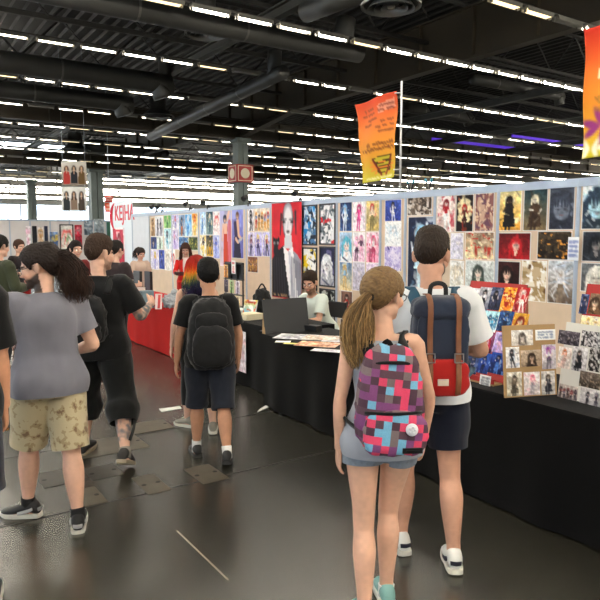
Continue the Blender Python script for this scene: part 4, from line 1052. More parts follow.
wp(192.2, 213.5, 197.5, 235.5, 'narrow orange yellow print next to the slim post', 'full', 'f0a030 fff0c8 e06018 f4d8b8 e87820 f8d050 ffffff', cell=.02)
wp(151, 237, 156.6, 249, 'small dark blue print in the far middle row', 'bust', '28386c 48609c 182040 d8c0b8 38508c 202c58 88a0d0', cell=.02)
wp(157, 237, 163, 249, 'small white print with green black figure in the far middle row', 'full', 'f4f8f4 d8ecdc 284838 f0dcd0 387050 204030 a8d0b0', cell=.02)
wp(164.3, 229, 170.9, 249, 'cyan and white print with dark figure in the far middle row', 'full', 'b0e0ec f0f4f8 243848 f0dcd4 2c5068 50a8c0 e8f8fc', cell=.02)
wp(171.4, 229.3, 178.4, 249, 'pale lilac print with pink, in the far middle row', 'full', 'e4dcf4 d0c4ec a890c8 f4e0dc e8a8b8 9880c0 f8f0fa', cell=.02)
wp(179, 237, 188.3, 250, 'small deep blue print right over the vendor\'s head', 'scene', '3870b8 1c3c70 60a0d8 a8d0f0 102848 d8e8f8 f0d080', cell=.02)
wp(188.8, 237, 197.6, 250, 'small dark green print with yellow, beside the slim post', 'scene', '384830 586838 202c1c 788848 181c14 c8b850 e0d060', cell=.02)
wp(151, 250, 158.6, 269, 'lilac print with yellow figure in the far lowest row', 'full', 'd0ccf0 e8e0f4 e0c040 f4e0cc d8a838 8884c8 f0ecfa', cell=.02)
wp(159.1, 250, 164.4, 269, 'royal blue narrow print in the far lowest row', 'full', '4058b8 283c90 182458 d8c8d0 5874d0 203078 a0b4f0', cell=.02)
wp(165, 250, 169.6, 270, 'pale cream narrow print in the far lowest row', 'sketch', 'f4f0e8 e4e0dc c0b8a8 f4e8dc a8b8c8 c8c0b8 b0a8a0', cell=.02)
wp(170.1, 250, 175, 270, 'white narrow print with red strokes in the far lowest row', 'sketch', 'faf6f4 f0e4e4 c83c3c f4e0d8 d86060 b03038 e08888', cell=.02)
# printed tall panel with red lettering
o = MB().box2((WALLX, 17.35, 0), (WALLX + .05, 19.25, 2.66)).build('sign_panel', mat('sign_white', (.88, .92, .95), .5)); tag(o, 'tall white sign panel with red lettering KEJHA at the far end of the booth wall', 'sign')
def text_obj(name, s, size, loc, right, up, m, parent=None, ext=.004, shear=0):
    cu = bpy.data.curves.new(name, 'FONT'); cu.body = s; cu.size = size; cu.extrude = ext; cu.align_x = 'CENTER'; cu.align_y = 'CENTER'; cu.shear = shear; cu.offset = size * .012
    t = bpy.data.objects.new('t', cu); COL.objects.link(t); dg = bpy.context.evaluated_depsgraph_get(); me = bpy.data.meshes.new_from_object(t.evaluated_get(dg), depsgraph=dg); bpy.data.objects.remove(t)
    ob = link(name, me, m, parent); right = nrm3(right); up = nrm3(up); n = np.cross(right, up)
    ob.matrix_world = Matrix(((right[0], up[0], n[0], loc[0]), (right[1], up[1], n[1], loc[1]), (right[2], up[2], n[2], loc[2]), (0, 0, 0, 1))); return ob
M_redink = mat('red_ink', (.83, .10, .22), .5); M_pinkink = mat('pink_ink', (.82, .30, .38), .5)
tc_ = on_x(124, 213.5, WALLX - .006); text_obj('lettering', 'KEJHA', .60, tc_, (0, -1, .0), (0, .0, 1), M_redink, o)
arc = []
for a in np.linspace(PI * .62, PI * 1.32, 14): arc.append((WALLX - .008, 18.95 - math.cos(a) * .42 - .30, 2.22 + math.sin(a) * .42))
MB().tube(arc, [.012 + .05 * math.sin(PI * i / 13) for i in range(14)], n=8, sub=1, ref=(1, 0, 0)).build('swoosh', M_redink, o, True)
def kejha_art(p):
    p.grad('f4e4e8', 'e8c8d0')
    p.poly([(.02, .02), (.9, .05), (.98, 1), (.55, 1), (.3, .5), (.1, 1), (0, 1)], 'b83048'); p.poly([(.3, .1), (.6, .1), (.5, .6)], 'e8b8c0'); p.face(.55, .3, .12, 'f0d0cc', '8c2438', long=1.5); p.mottle(.2, 7)
c, w, h = rect_on(113, 228, 124.5, 266, (WALLX - .012, 0, 0), RT, UP)
picture('poster', 'dark pink poster hung on the sign panel under the red lettering', 'poster', c, RT, UP, w, h, None, None, None, .03, painter=kejha_art)

# ================================================================== tables and cloths
M_cloth = cloth_k = mat('black_cloth', (.022, .022, .025), .9, 0, .15, 5, .2, 500, spec=.12, sheen=.05)
M_redcloth = mat('red_cloth', (.72, .09, .075), .8, 0, .06, 5, .2, 500, spec=.2)
def table(x0, x1, y0, y1, z, m, label, clabel, seed=0, wave=.012):
    t = empty('folding_table', label, 'table', ((x0 + x1) / 2, (y0 + y1) / 2, 0)); dx_, dy_ = (x1 - x0) / 2, (y1 - y0) / 2
    MB().box((0, 0, z - .03), (2 * dx_ - .03, 2 * dy_ - .03, .03)).build('tabletop', mat('table_grey', (.5, .5, .5), .6), t)
    for sx in (-1, 1):
        for sy in (-1, 1): MB().cyl((sx * (dx_ - .1), sy * (dy_ - .15), 0), (sx * (dx_ - .1), sy * (dy_ - .15), z - .04), .015).build('leg', M_alu, t)
    # cloth: top sheet plus a hanging skirt with folds
    per = []; st = .05
    def seg(a, b):
        n = max(2, int(np.hypot(b[0] - a[0], b[1] - a[1]) / st))
        return [(a[0] + (b[0] - a[0]) * i / n, a[1] + (b[1] - a[1]) * i / n) for i in range(n)]
    for a, b in (((x0, y0), (x1, y0)), ((x1, y0), (x1, y1)), ((x1, y1), (x0, y1)), ((x0, y1), (x0, y0))): per += seg(a, b)
    P = np.array(per); n = len(P); cx, cy = (x0 + x1) / 2, (y0 + y1) / 2; zs = [z + .004, z - .002, z - .02, z - .15, z - .35, z - .55, .012]
    s = np.arange(n) * st; V = []
    ox = np.where(P[:, 0] <= x0 + 1e-6, -1, np.where(P[:, 0] >= x1 - 1e-6, 1, 0)); oy = np.where(P[:, 1] <= y0 + 1e-6, -1, np.where(P[:, 1] >= y1 - 1e-6, 1, 0))
    for k_, zz in enumerate(zs):
        f = max(0, (z - zz)) / z; w_ = (.004 if k_ else 0) + f * wave * (1.4 + np.sin(s * 9 + seed) + .7 * np.sin(s * 17 + 2 * seed + 1) + .6 * vnoise(np.stack([s * 2.2, s * 0, s * 0 + k_ * .3], 1), seed))
        V.append(np.stack([P[:, 0] + ox * w_, P[:, 1] + oy * w_, np.full(n, zz)], 1))
    V = np.vstack(V + [np.array([[cx, cy, z + .004]])]); F = []
    for k_ in range(len(zs) - 1):
        for i in range(n): F.append((k_ * n + i, (k_ + 1) * n + i, (k_ + 1) * n + (i + 1) % n, k_ * n + (i + 1) % n))
    for i in range(n): F.append((len(V) - 1, i, (i + 1) % n))
    mb = MB(); mb.add(V, F); o = mb.build('tablecloth', m, None, True); tag(o, clabel, 'tablecloth')
    md = o.modifiers.new('e', 'EDGE_SPLIT'); md.split_angle = R(50); return o
TZ = .72
table(3.18, 3.98, .2, 5.42, TZ, M_cloth, 'long table under black cloth, bearing the print displays', 'long black tablecloth that falls to the floor along the aisle behind the couple', 1)
table(3.44, 4.2, 5.62, 7.75, TZ, M_cloth, 'table under black cloth beyond the dark folded board', 'black tablecloth on the farther table behind the dark board', 2)
table(3.40, 4.15, 8.02, 11.85, .70, M_redcloth, 'table under bright red cloth', 'bright red tablecloth behind the tattooed man', 3, .006)

# ------------------------------------------------------------------ displays on the long table
TT = TZ + .006
def board(P0, P1, top_shift, h, m, name, label, cat, thick=.012):
    """upright board: bottom corners P0 (seen first) to P1; top moved by top_shift; returns frame"""
    P0 = np.array([P0[0], P0[1], TT]); P1 = np.array([P1[0], P1[1], TT]); r = nrm3(P1 - P0); sh = np.array([top_shift[0], top_shift[1], h]); u = nrm3(sh); n = np.cross(r, u)
    e = empty(name, label, cat, tuple((P0 + P1) / 2)); L = np.linalg.norm(sh); o = (P0 + P1) / 2
    b = MB().prism([P0 - o, P1 - o, P1 + sh - o, P0 + sh - o], -n * thick); b.build('board', m, e)
    return e, P0, P1, r, u, n, L
M_red = mat('red_card', (.68, .12, .10), .6); M_kraft = mat('kraft_card', (.66, .53, .36), .75, 0, .1, 10, .1, 80); M_wcard = mat('white_card', (.84, .83, .80), .6)
# red A-frame, left of the kraft board
e1, P0, P1, r, u, n, L = board((3.38, 3.16), (3.38, 2.69), (.22, 0), .645, M_red, 'display_stand', 'red tilted display stand of postcard prints beside the dark haired man\'s elbow', 'display')
off = np.array(e1.location)
MB().prism([P1 - off + np.array([.0, -.004, 0]), P1 - off + np.array([.27, -.004, 0]), P1 - off + np.array([.22, -.004, .645])], (0, -.006, 0)).build('side_flap', mat('brown_card', (.50, .25, .17), .7), e1)
MB().prism([P0 - off, P0 - off + np.array([.40, 0, 0]), P0 - off + np.array([.22, 0, .645])], (0, .006, 0)).build('side_flap', MATS['brown_card'], e1)
MB().box2(np.array([-.09, -.24, 0]), np.array([-.005, .24, .012])).build('ledge', M_kraft, e1); MB().box2((-.09, -.24, .012), (-.082, .24, .045)).build('lip', M_red, e1)
def on_board(x0, y0, x1, y1, label, style, cols, fr, name='postcard', cat='postcard', group='postcards on the display boards', cell=.0065, lift=.002):
    P, r_, u_, n_ = fr; c, w, h = rect_on(x0, y0, x1, y1, P + n_ * (lift + .001), r_, u_)
    return picture(name, label, cat, c, r_, u_, w, h, style, cols.split(), group, cell, thick=.0015)
FR = (P0, r, u, n)
for a_ in [(449, 289, 460, 310, 'pink grey postcard half behind the white sleeve, top row of the red stand', 'full', 'd8c4c8 b8a0a8 584048 f0dcd0 8c6470 404050 e8d8dc'),
           (462.5, 288.5, 477, 310, 'pale white postcard near the white sleeve, top row of the red stand', 'bust', 'e8e8ec d0d0d8 48404c f0e0d8 b8b4c0 70707c a8a4b4'),
           (478.5, 288, 489, 309.5, 'black and white postcard in the top row of the red stand', 'full', 'c8c8cc 58586a 18181c f0e0d8 e8e8ec 20202a 8c8c9c'),
           (490, 288, 501, 309.5, 'navy black postcard in the top row of the red stand', 'coat', '485070 202438 14141c d8c8c4 1c1c28 30344c 8088a8'),
           (502, 288, 514, 312, 'orange flame postcard in the top row of the red stand', 'ink', 'e87820 a82818 f8c040 f8e8a0 601410 c83c18 f0a030'),
           (515, 288, 527, 312, 'red and white figure postcard at the end of the red stand\'s top row', 'full', 'b82428 8c1820 e8e0d8 f4e0d0 d83038 f0e8e4 e8b8a0'),
           (462, 312, 480, 331, 'pale blue postcard by the elbow in the second row of the red stand', 'full', 'b8d8e0 90b8cc 385870 f0e4dc 58a0b8 2c4860 e8f4f8'),
           (481.5, 311.5, 497, 331, 'cyan and white postcard in the second row of the red stand', 'many', 'a8dce8 e8f4f8 3878a0 f0e4dc 48b0d0 285c80 f0fcff'),
           (498.5, 311.5, 511.5, 331, 'dark blue postcard in the second row of the red stand', 'full', '2c508c 182848 101830 e0d4d0 3868b0 182440 78b0e0'),
           (513, 314, 527, 331, 'gold and red postcard in the second row of the red stand', 'bust', 'e0a838 c07820 7c2418 f4d8b0 d8b858 a03018 f8e0a0'),
           (481, 333, 493, 352, 'crimson and black postcard in the third row of the red stand', 'bust', '8c4870 582848 b81c38 f0d4cc 2c1828 501830 d880b0'),
           (494, 333, 505.5, 352, 'lilac postcard in the third row of the red stand', 'full', 'c8b8e4 a890d0 5c4c88 f0dcdc 8070b0 d8a8c8 e8e0f8'),
           (466, 354, 477.5, 373, 'dark blue postcard by the forearm in the lowest row of the red stand', 'coat', '384878 202c50 141828 d0c4c8 283458 1c2440 6c84c0'),
           (478.5, 353.5, 489, 373, 'bright blue and black postcard in the lowest row of the red stand', 'coat', '3060c0 182c68 101428 d8d0d4 203c90 141c40 88b0f0'),
           (490, 353.5, 505, 373.5, 'deep blue figure postcard at the end of the red stand\'s lowest row', 'full', '2848a0 101c48 0c1024 d8ccd0 1c3078 4c80d8 80a8f0')]:
    on_board(a_[0] - .5, a_[1] - 1, a_[2] + .7, a_[3] + .8, *a_[4:], FR)
c_ = on_plane(485, 381, (3.285, 0, 0), np.array([-1., 0, 0])); picture('price_tag', 'white price tag standing on the ledge of the red stand', 'tag', c_, RT, (.12, 0, 1), .088, .075, 'text', 'f6f6f4 efefec 3 8a8a90'.split(), 'white price tags', .006)
# kraft board
A = ground(505, 398, TT); Bq = ground(557, 394.5, TT); d_ = nrm3(Bq - A); back_ = np.array([-d_[1], d_[0], 0]); back_ = back_ if back_ @ FWD > 0 else -back_
e2, P0, P1, r, u, n, L = board(A, Bq, tuple(back_ * .05), .43, M_kraft, 'display_board', 'brown kraft cardboard display holding nine prints in rows', 'display')
FR = (P0, r, u, n)
for a_ in [(511.5, 330, 533, 345.5, 'pale sketch postcard of a dark haired head on the kraft board', 'bust', 'e4e0dc cfc8c0 4c4440 e8dcd0 a89c90 6c6058 c8c0b8'),
           (506, 347, 519.5, 368, 'white postcard with small black inked figure on the kraft board', 'full', 'f0eeee e4e0e0 202024 e8dcd8 2c2c34 18181c a8b8d0'),
           (521, 350, 541, 366.5, 'dark brown portrait postcard in the centre of the kraft board', 'bust', 'c4b09c a89078 2c2018 c8a890 3c2c24 1c1410 7c6854'),
           (542, 344.5, 556, 369, 'postcard of a figure with purple hair on the kraft board', 'full', 'dcd8dc c4bcc4 8c2c98 f0d8cc d0ccd4 605c68 b898c0'),
           (507, 372, 522, 396, 'beige postcard of a brown suited figure, bottom row of the kraft board', 'coat', 'dcd8cc c4bca8 484038 e8d4c0 6c6050 3c3830 a89c88'),
           (524, 372, 540, 395, 'postcard of a pink haired figure, bottom row of the kraft board', 'full', 'ece4e4 dcd0d0 d86888 f4dcd0 e8b8c0 a8a0a8 f0c8d0'),
           (541.5, 371, 555, 394.5, 'grey postcard of a figure in dark suit, bottom row of the kraft board', 'coat', 'd4d0cc bcb8b4 504438 e8d4c4 30303a 24242c 989490')]:
    on_board(*a_, FR)
on_board(535.5, 329.5, 555.5, 340, 'white lettered price card at the top of the kraft board', 'text', 'f4f4f2 ececea 3 7a8aa8', FR, 'price_tag', 'tag', 'white price tags')
# white board
A = ground(557.5, 396, TT); Bq = ground(618, 411.5, TT)
e3, P0, P1, r, u, n, L = board(A, Bq, (.06, 0), .45, M_wcard, 'display_board', 'white display board of monochrome prints beside the kraft board', 'display')
FR = (P0, r, u, n)
for a_ in [(558, 331, 579.5, 345, 'dark grey landscape postcard, first on the white board', 'scene', '585058 302c34 787078 a098a0 201c24 c8b8b0 48404c'),
           (581, 331.5, 603, 347.5, 'black and white postcard in the upper row at the picture edge', 'ink', 'c8c4c4 201c20 3c383c e8e4e4 585458 0c0c10 787478'),
           (557.8, 347, 571, 368.5, 'postcard of an orange haired figure on the white board', 'full', 'e8e0dc dcd0c8 d87848 f4dccc e0b8a8 b89890 f0d0c0'),
           (572, 347, 587, 371.5, 'postcard of a figure in black suit on the white board', 'coat', 'd8d4d4 b8b4b8 3c3430 ecd8cc 1c1c24 14141c 8c8890'),
           (588.5, 348.5, 604, 372, 'black inked postcard in the middle row at the picture edge', 'ink', 'b8b4b4 181618 34302c dcd8d4 484444 080808 686460'),
           (579, 372.5, 604, 388.5, 'brown sepia landscape postcard on the white board', 'scene', '6c6058 3c342c 88786c b8a898 282018 c8a888 504438'),
           (558, 385, 577.5, 401, 'postcard crowd of small figures low on the white board', 'many', 'c8bcb4 988c88 382c2c e8d0c0 7c3438 302c38 586080'),
           (579, 389.5, 604, 409, 'monochrome postcard of several figures, lowest at the picture edge', 'pair', 'd4d0d0 a8a4a8 2c2830 e8d8d0 484450 201c28 807c88')]:
    on_board(*a_, FR)
# second red A-frame, farther back on the table
q0 = on_x(577, 330, 3.74); q1 = on_x(622, 330, 3.74)
e4, P0, P1, r, u, n, L = board((3.68, q0[1]), (3.68, q1[1]), (.16, 0), .66, M_red, 'display_stand', 'second red display stand behind the white board, cut by the picture edge', 'display')
off = np.array(e4.location)
MB().prism([P0 - off, P0 - off + np.array([.27, 0.1, 0]), P0 - off + np.array([.16, 0, .66])], (0, .006, 0)).build('side_flap', MATS['brown_card'], e4)
FR = (P0, r, u, n)
for a_ in [(580, 294, 588, 314, 'narrow dark blue postcard on the second red stand', 'coat', '3c4c78 28304c 181c2c d8c8c4 303c60 1c2440 8c9cc8'),
           (589, 293.5, 603, 314.5, 'brown postcard on the second red stand', 'bust', '8c7058 584434 3c2c20 e0c8a8 6c5038 40301c c0a080'),
           (580, 316, 603, 331, 'pale yellow and white postcard on the second red stand', 'pair', 'f4ecc8 e8d8a0 e0b848 f4e0cc e8e0d0 c8a868 f8f4e8')]:
    on_board(*a_, FR)
# wall tag
wp(569.5, 237, 580.5, 260.5, 'white tag with blue lettering taped over the wide wall post', 'text', 'f2f4f8 e8ecf4 4 8c98c8', name='price_tag', cat='tag', group='white price tags').location.x -= .03

# loose prints on the near end of the long table
def flat(px, py, w, d, rot, label, style, cols, name='art_print', dz=0.0, cat='print', group='loose prints on the black table'):
    c = ground(px, py, TT + .003 + dz); a = R(rot); rr = np.array([math.cos(a), math.sin(a), 0]); uu = np.array([-math.sin(a), math.cos(a), 0])
    return picture(name, label, cat, c, rr, uu, w, d, style, cols.split(), group, .012, thick=.002 + dz)
flat(297, 336.5, .40, .30, -50, 'large white print lying by the dark folded board', 'scene', 'e8e8ea d4d4d8 b8b8c0 f0f0f0 9090a0 c8c8d0 a0a0b0')
flat(322, 337.5, .34, .26, -48, 'cream print lying in the middle of the black tabletop', 'scene', 'ece4dc e0d4c8 c8b8a8 f4ece4 a89888 d0b098 c08868', dz=.004)
flat(318, 344, .38, .26, -52, 'orange tinted print lying nearest the seated vendor', 'scene', 'e8c8b0 d8a888 b87850 f4e0d0 90604c e0b090 d06840')
flat(283, 341.5, .14, .09, -40, 'small white card at the aisle edge of the black tabletop', 'plain', 'f4f4f2 e8e8e6')
flat(291, 343.3, .13, .07, -52, 'small yellow card beside the white card', 'plain', 'e8e090 d8cc70')
flat(329, 350.5, .30, .12, -55, 'white sheet half hidden by the bare arm of the ponytailed woman', 'sketch', 'ecedf0 dcdee4 a0a4b0 f0f0f0 888c9c b0b4c0 9094a4')
flat(337, 340, .26, .2, -50, 'grey white sheet beyond the ponytailed woman\'s elbow', 'sketch', 'e4e4e8 d0d0d8 a0a4b0 f0f0f0 888c9c b0b4c0 9094a4', dz=.001)
# dark folded board across the end of the table
A = ground(254, 333, TT); A = np.array([3.19, 5.40, 0]); Bq = np.array([3.68, 5.34, 0])
e5, P0, P1, r, u, n, L = board(A, Bq, (.02, .09), .335, mat('charcoal_board', (.06, .07, .09), .55, 0, .08, 8), 'folded_board', 'dark charcoal board propped upright at the end of the black table', 'board')
off = np.array(e5.location)
MB().prism([P0 - off + np.array([-.006, .0, 0]), P0 - off + np.array([.05, .10, .335]), P0 - off + np.array([.05, .125, .335]), P0 - off + np.array([-.006, .05, 0])], (.006, 0, 0)).build('side_edge', M_kraft, e5)
MB().box2((-.2, .0, 0), (-.17, .22, .008)).box2((.17, .0, 0), (.2, .22, .008)).build('support_feet', MATS['charcoal_board'], e5)
c = ground(313, 331, TT); o = pack_box = MB().box((0, 0, .03), (.10, .16, .06)).build('box', mat('black_box', (.05, .05, .055), .5), None, False, (c[0], c[1], TT), (0, 0, .3), bevel=.006); tag(o, 'small black box lying beside the charcoal board, near the seated man\'s arm', 'box')
# stuff on the farther black table
c = np.array([3.62, 6.02, TT])
def thing_box(name, label, cat, loc, d, m, rot=0, bev=.004, rx_=0):
    o = MB().box((0, 0, d[2] / 2), d).build(name, m, None, False, loc, (rx_, 0, rot), bevel=bev); return tag(o, label, cat)
M_cream = mat('cream_card', (.82, .78, .66), .7)
thing_box('card_box', 'open cream card box on the far black table beside the charcoal board', 'box', on_x(250, 326, 3.62) * np.array([1, 1, 0]) + np.array([0, 0, TT]), (.24, .22, .07), M_cream, .1)
pb = on_x(252, 312, 3.75)
def yb(p): p.grad('f0d868', '6ab0e0'); p.blot('f4f4f0', 4, .2, 3, .9); p.blot('d86030', 6, .45, 6, .9); p.lines(.1, .1, .9, .25, 1, 'a03028', .7)
picture('art_book', 'yellow and light blue art book propped up beside the charcoal board', 'book', (3.72, pb[1], TT + .12), (.3, -.95, 0), (.25, .1, 1), .20, .17, None, None, None, .012, thick=.02, painter=yb)
pb = on_x(243, 318, 3.9)
thing_box('print_stack', 'stack of pale prints on the far black table beside the backpack wearer', 'prints', (3.78, pb[1] - .05, TT), (.22, .30, .05), mat('pale_paper', (.80, .82, .80), .7), .2)
o = empty('black_bag', 'rounded black bag standing behind the charcoal board', 'bag', (on_x(262, 305, 4.0)[0], on_x(262, 305, 4.0)[1], TT))
# (the bag's soft parts are added with the people's helpers further down)
BAG = o
# rack of postcards with a price sign, behind the large backpack
rk = on_x(230, 290, 3.92); ry_ = rk[1] - .12
e6 = empty('card_rack', 'black wire rack of small prints on the far black table, with price sign', 'rack', (3.92, ry_, TT))
b = MB(); W2 = .24; HR = .62
for y in (-W2, -.08, .08, W2): b.box2((-.008, y - .008, 0), (.008, y + .008, HR))
for z in (.02, .2, .4, .6): b.box2((-.03, -W2, z - .006), (.02, W2, z + .006))
b.build('rack_frame', M_frame, e6); MB().box2((-.10, -W2, 0), (.14, W2, .012)).build('rack_base', M_frame, e6); MB().box2((.012, -W2, .4), (.018, W2, .62)).build('back_plate', M_frame, e6)
CC = ['d84860 f0d0d8 402030 f4dccc a83048 583048 f0b0c0', '60a0d0 d8ecf4 203c60 f4dccc 3c78b0 284868 f0f8fc', 'e8d8b0 c8a060 503820 f4dccc 805030 402c20 f0e8d0', '605868 302c38 181820 e0ccc4 403848 282430 a090b0', 'c0d8a8 789858 405028 f4dccc 587840 384c2c e0ecd0', 'e8e4e8 c8c0d0 584c60 f4dccc 8c7c98 483c54 d0c4dc', 'f0c080 d08030 603018 f4dccc c05820 703818 f8e0b0', 'a880c0 684888 301c40 f0d8d4 583078 381c50 d0b0e8', '58b0a8 287870 104038 f0dcd0 20685c 184840 a8e0d8']
nm = ['pink', 'light blue', 'sand coloured', 'dark violet', 'green', 'pale grey', 'orange', 'purple', 'turquoise']
k = 0
for zi, rowname in ((0, 'lowest'), (1, 'middle'), (2, 'top')):
    for yi in range(3):
        y = .16 - .16 * yi
        if zi == 2 and yi > 0: continue
        picture('postcard', '%s postcard in the %s row of the black wire rack' % (nm[k], rowname), 'postcard', (3.92 - .036, ry_ + y, TT + .11 + .195 * zi), RT, (.0, 0, 1), .115, .165, 'full', CC[k].split(), 'postcards in the wire rack', .011, thick=.0015); k += 1
c = on_x(232, 270, 3.86); picture('price_sign', 'white price sign with red figures on top of the wire rack', 'sign', (3.88, c[1], TT + .56), RT, UP, .105, .17, None, None, None, .008, thick=.004, painter=lambda p: (p.grad('f6f4f2', 'f0eeec'), p.lines(.2, .12, .8, .3, 1, 'd05058', .8), p.poly([(.25, .4), (.75, .4), (.8, .8), (.2, .8)], 'e8b0ac'), p.lines(.2, .82, .8, .94, 1, 'd05058', .8)))
c = on_x(243.5, 355, 3.40); picture('poster', 'pale pink and white poster hanging down the front of the far black cloth', 'poster', (3.385, c[1], .40), RT, (0, 0, 1), .16, .46, 'sketch', 'f0eaea e4d4d8 d8a8b0 f4e8e4 c8a0a8 d0b0b8 e0b8c0'.split(), None, .014)
# ------------------------------------------------------------------ red table goods
RZ = .706
def rpos(px, py, dz=0): return ground(px, py, RZ + dz)
M_gb = mat('grey_plastic', (.62, .64, .66), .35, 0, .1, 10)
c = rpos(148, 309); thing_box('storage_box', 'slanted light blue grey box on the red table', 'box', (c[0], c[1] + .1, RZ), (.20, .14, .24), mat('blue_grey', (.46, .54, .58), .6), .35, rx_=R(-24) * 0)
c = rpos(143, 303)
for i in range(4):
    o = thing_box('paper_pack', ['white paper pack at the bottom of the pile by the tattooed arm', 'white paper pack second from the bottom of the pile by the tattooed arm', 'white paper pack third from the bottom of the pile by the tattooed arm', 'topmost white paper pack of the pile by the tattooed arm'][i], 'paper', (c[0] + .02 * (i % 2), c[1] + .25 + .015 * i, RZ + .052 * i), (.2, .15, .05), M_wcard, .2 + .1 * i, .003)
    o['group'] = 'white paper packs piled on the red table'
c = on_x(151.5, 290, 4.05); thing_box('display_case', 'black upright case at the back of the red table', 'case', (4.0, c[1], RZ), (.05, .22, .36), M_frame, .1)
c = on_x(139.5, 285, 4.05); thing_box('display_case', 'low wide black case farther back on the red table', 'case', (4.02, c[1], RZ), (.05, .34, .34), M_frame, .0)
c = rpos(155, 310)
e = empty('leaflet_stand', 'slanted red and white leaflet stand at the aisle end of the red table', 'stand', (c[0] + .07, c[1] + .06, RZ), -.5)
MB().prism([(-.045, 0, 0), (.045, 0, 0), (.045, .07, .2), (-.045, .07, .2)], (0, .012, .0)).build('front_plate', mat('leaflet_white', (.86, .80, .78), .5), e)
MB().prism([(-.012, -.003, .01), (.022, -.003, .01), (.028, .063, .19), (-.006, .063, .19)], (0, .002, 0)).build('red_stripe', mat('leaflet_red', (.74, .2, .2), .5), e)
MB().prism([(-.03, .07, .19), (.03, .07, .19), (.03, .14, 0), (-.03, .14, 0)], (0, .006, 0)).build('rear_strut', M_wcard, e)
BAG2 = empty('plastic_bag', 'crumpled grey white plastic bag on the red table', 'bag', tuple(rpos(164, 309) + np.array([.16, .1, .012])))
# ------------------------------------------------------------------ on top of the walls
def clip_lamp(px, label, s=1.0, y0=None):
    p = on_x(px, 205, WALLX); e = empty('clip_spotlight', label, 'lamp', (WALLX + .01, p[1], WTOP), R(20), 'black clip spotlights on the booth wall')
    MB().box2((-.03, -.025, -.03), (.03, .025, .035)).build('clamp', M_frame, e); MB().tube([(0, 0, .03), (-.02, 0, .12), (-.10, 0, .15)], [.009] * 3, n=8).build('arm', M_frame, e, True)
    a = rx(0); MB().lathe([(0, .07), (.025, .07), (.03, .05), (.055, -.06), (.05, -.06), (.026, .045)], (-.13, 0, .13), 18, ry(R(55))).build('lamp_head', M_frame, e, True)
for px, lb in ((156, 'black clip spotlight on the wall rail, over the tan far print'), (162, 'black clip spotlight on the wall rail, over the white and grey far print'), (190, 'black clip spotlight on the wall rail above the bright sky blue print'), (208, 'black clip spotlight on the wall rail above the dark teal print'), (249, 'black clip spotlight on the rail by the grey post of the tan print'), (300, 'black clip spotlight at the corner of the red banner')): clip_lamp(px, lb)
for px, lb in ((410, 'teal spring clamp on the wall rail beside the flag pole'), (428, 'teal and black spring clamp on the rail above the sepia ink print')):
    p = on_x(px, 190, WALLX); e = empty('spring_clamp', lb, 'clamp', (WALLX + .01, p[1], WTOP), 0, 'teal spring clamps on the booth wall'); M_teal = mat('teal_plastic', (.12, .50, .60), .4)
    for s_ in (-1, 1): MB().tube([(0, s_ * .012, -.05), (0, s_ * .022, .02), (0, s_ * .03, .07), (0, s_ * .05, .12)], [.009, .012, .014, .012], n=8).build('jaw', M_frame, e, True); MB().tube([(0, s_ * .045, .105), (0, s_ * .058, .15)], [.017, .015], n=8, sub=1).build('grip', M_teal, e, True)
# ------------------------------------------------------------------ flags
M_flag = mat('flag_cloth', (1, 1, 1), .7, attr='col', spec=.1)
def flag1(p):
    t = p.v[:, None]; a, b, c_, d = H('dd5236'), H('e6803a'), H('e6a43a'), H('c9c23c')
    p.c = np.where(t < .35, a + (b - a) * t / .35, np.where(t < .7, b + (c_ - b) * (t - .35) / .35, c_ + (d - c_) * (t - .7) / .3)); p.mottle(.03, 3)
    p.poly([(.58, .10), (.95, .06), (.96, .17), (.6, .20)], 'e8a890', .75); p.lines(.6, .09, .94, .19, 2, '8a4034', .6)
    for y, x0, x1 in ((.12, .2, .45), (.18, .14, .46), (.25, .3, .55), (.31, .2, .42), (.30, .62, .92), (.36, .55, .95), (.42, .62, .95)): p.lines(x0, y - .015, x1, y + .018, 1, '8a4a30', .8)
    p.lines(.25, .54, .92, .59, 1, '7a4028', .9); p.lines(.1, .60, .95, .65, 1, '7a4028', .9)
    for i in range(14): a_ = i * 2 * PI / 14; p.line(.62, .82, .62 + .3 * math.cos(a_), .82 + .12 * math.sin(a_), .03, 'ec8a3a', .004)
    for (x0, y0, x1, y1) in ((.4, .72, .88, .77), (.45, .79, .86, .83), (.48, .86, .84, .90)): p.poly([(x0, y0), (x1, y0 - .02), (x1 - .03, y1), (x0 + .03, y1 + .01)], '5c4a20'); p.poly([(x0 + .05, y0 + .012), (x1 - .06, y0 - .005), (x1 - .08, y1 - .012), (x0 + .07, y1 - .004)], 'c8b838')
    p.line(.42, .74, .58, .93, .012, '7a2c24'); p.line(.86, .72, .7, .93, .012, '7a2c24'); p.lines(.2, .95, .9, .985, 1, 'f6f0c0', .7)
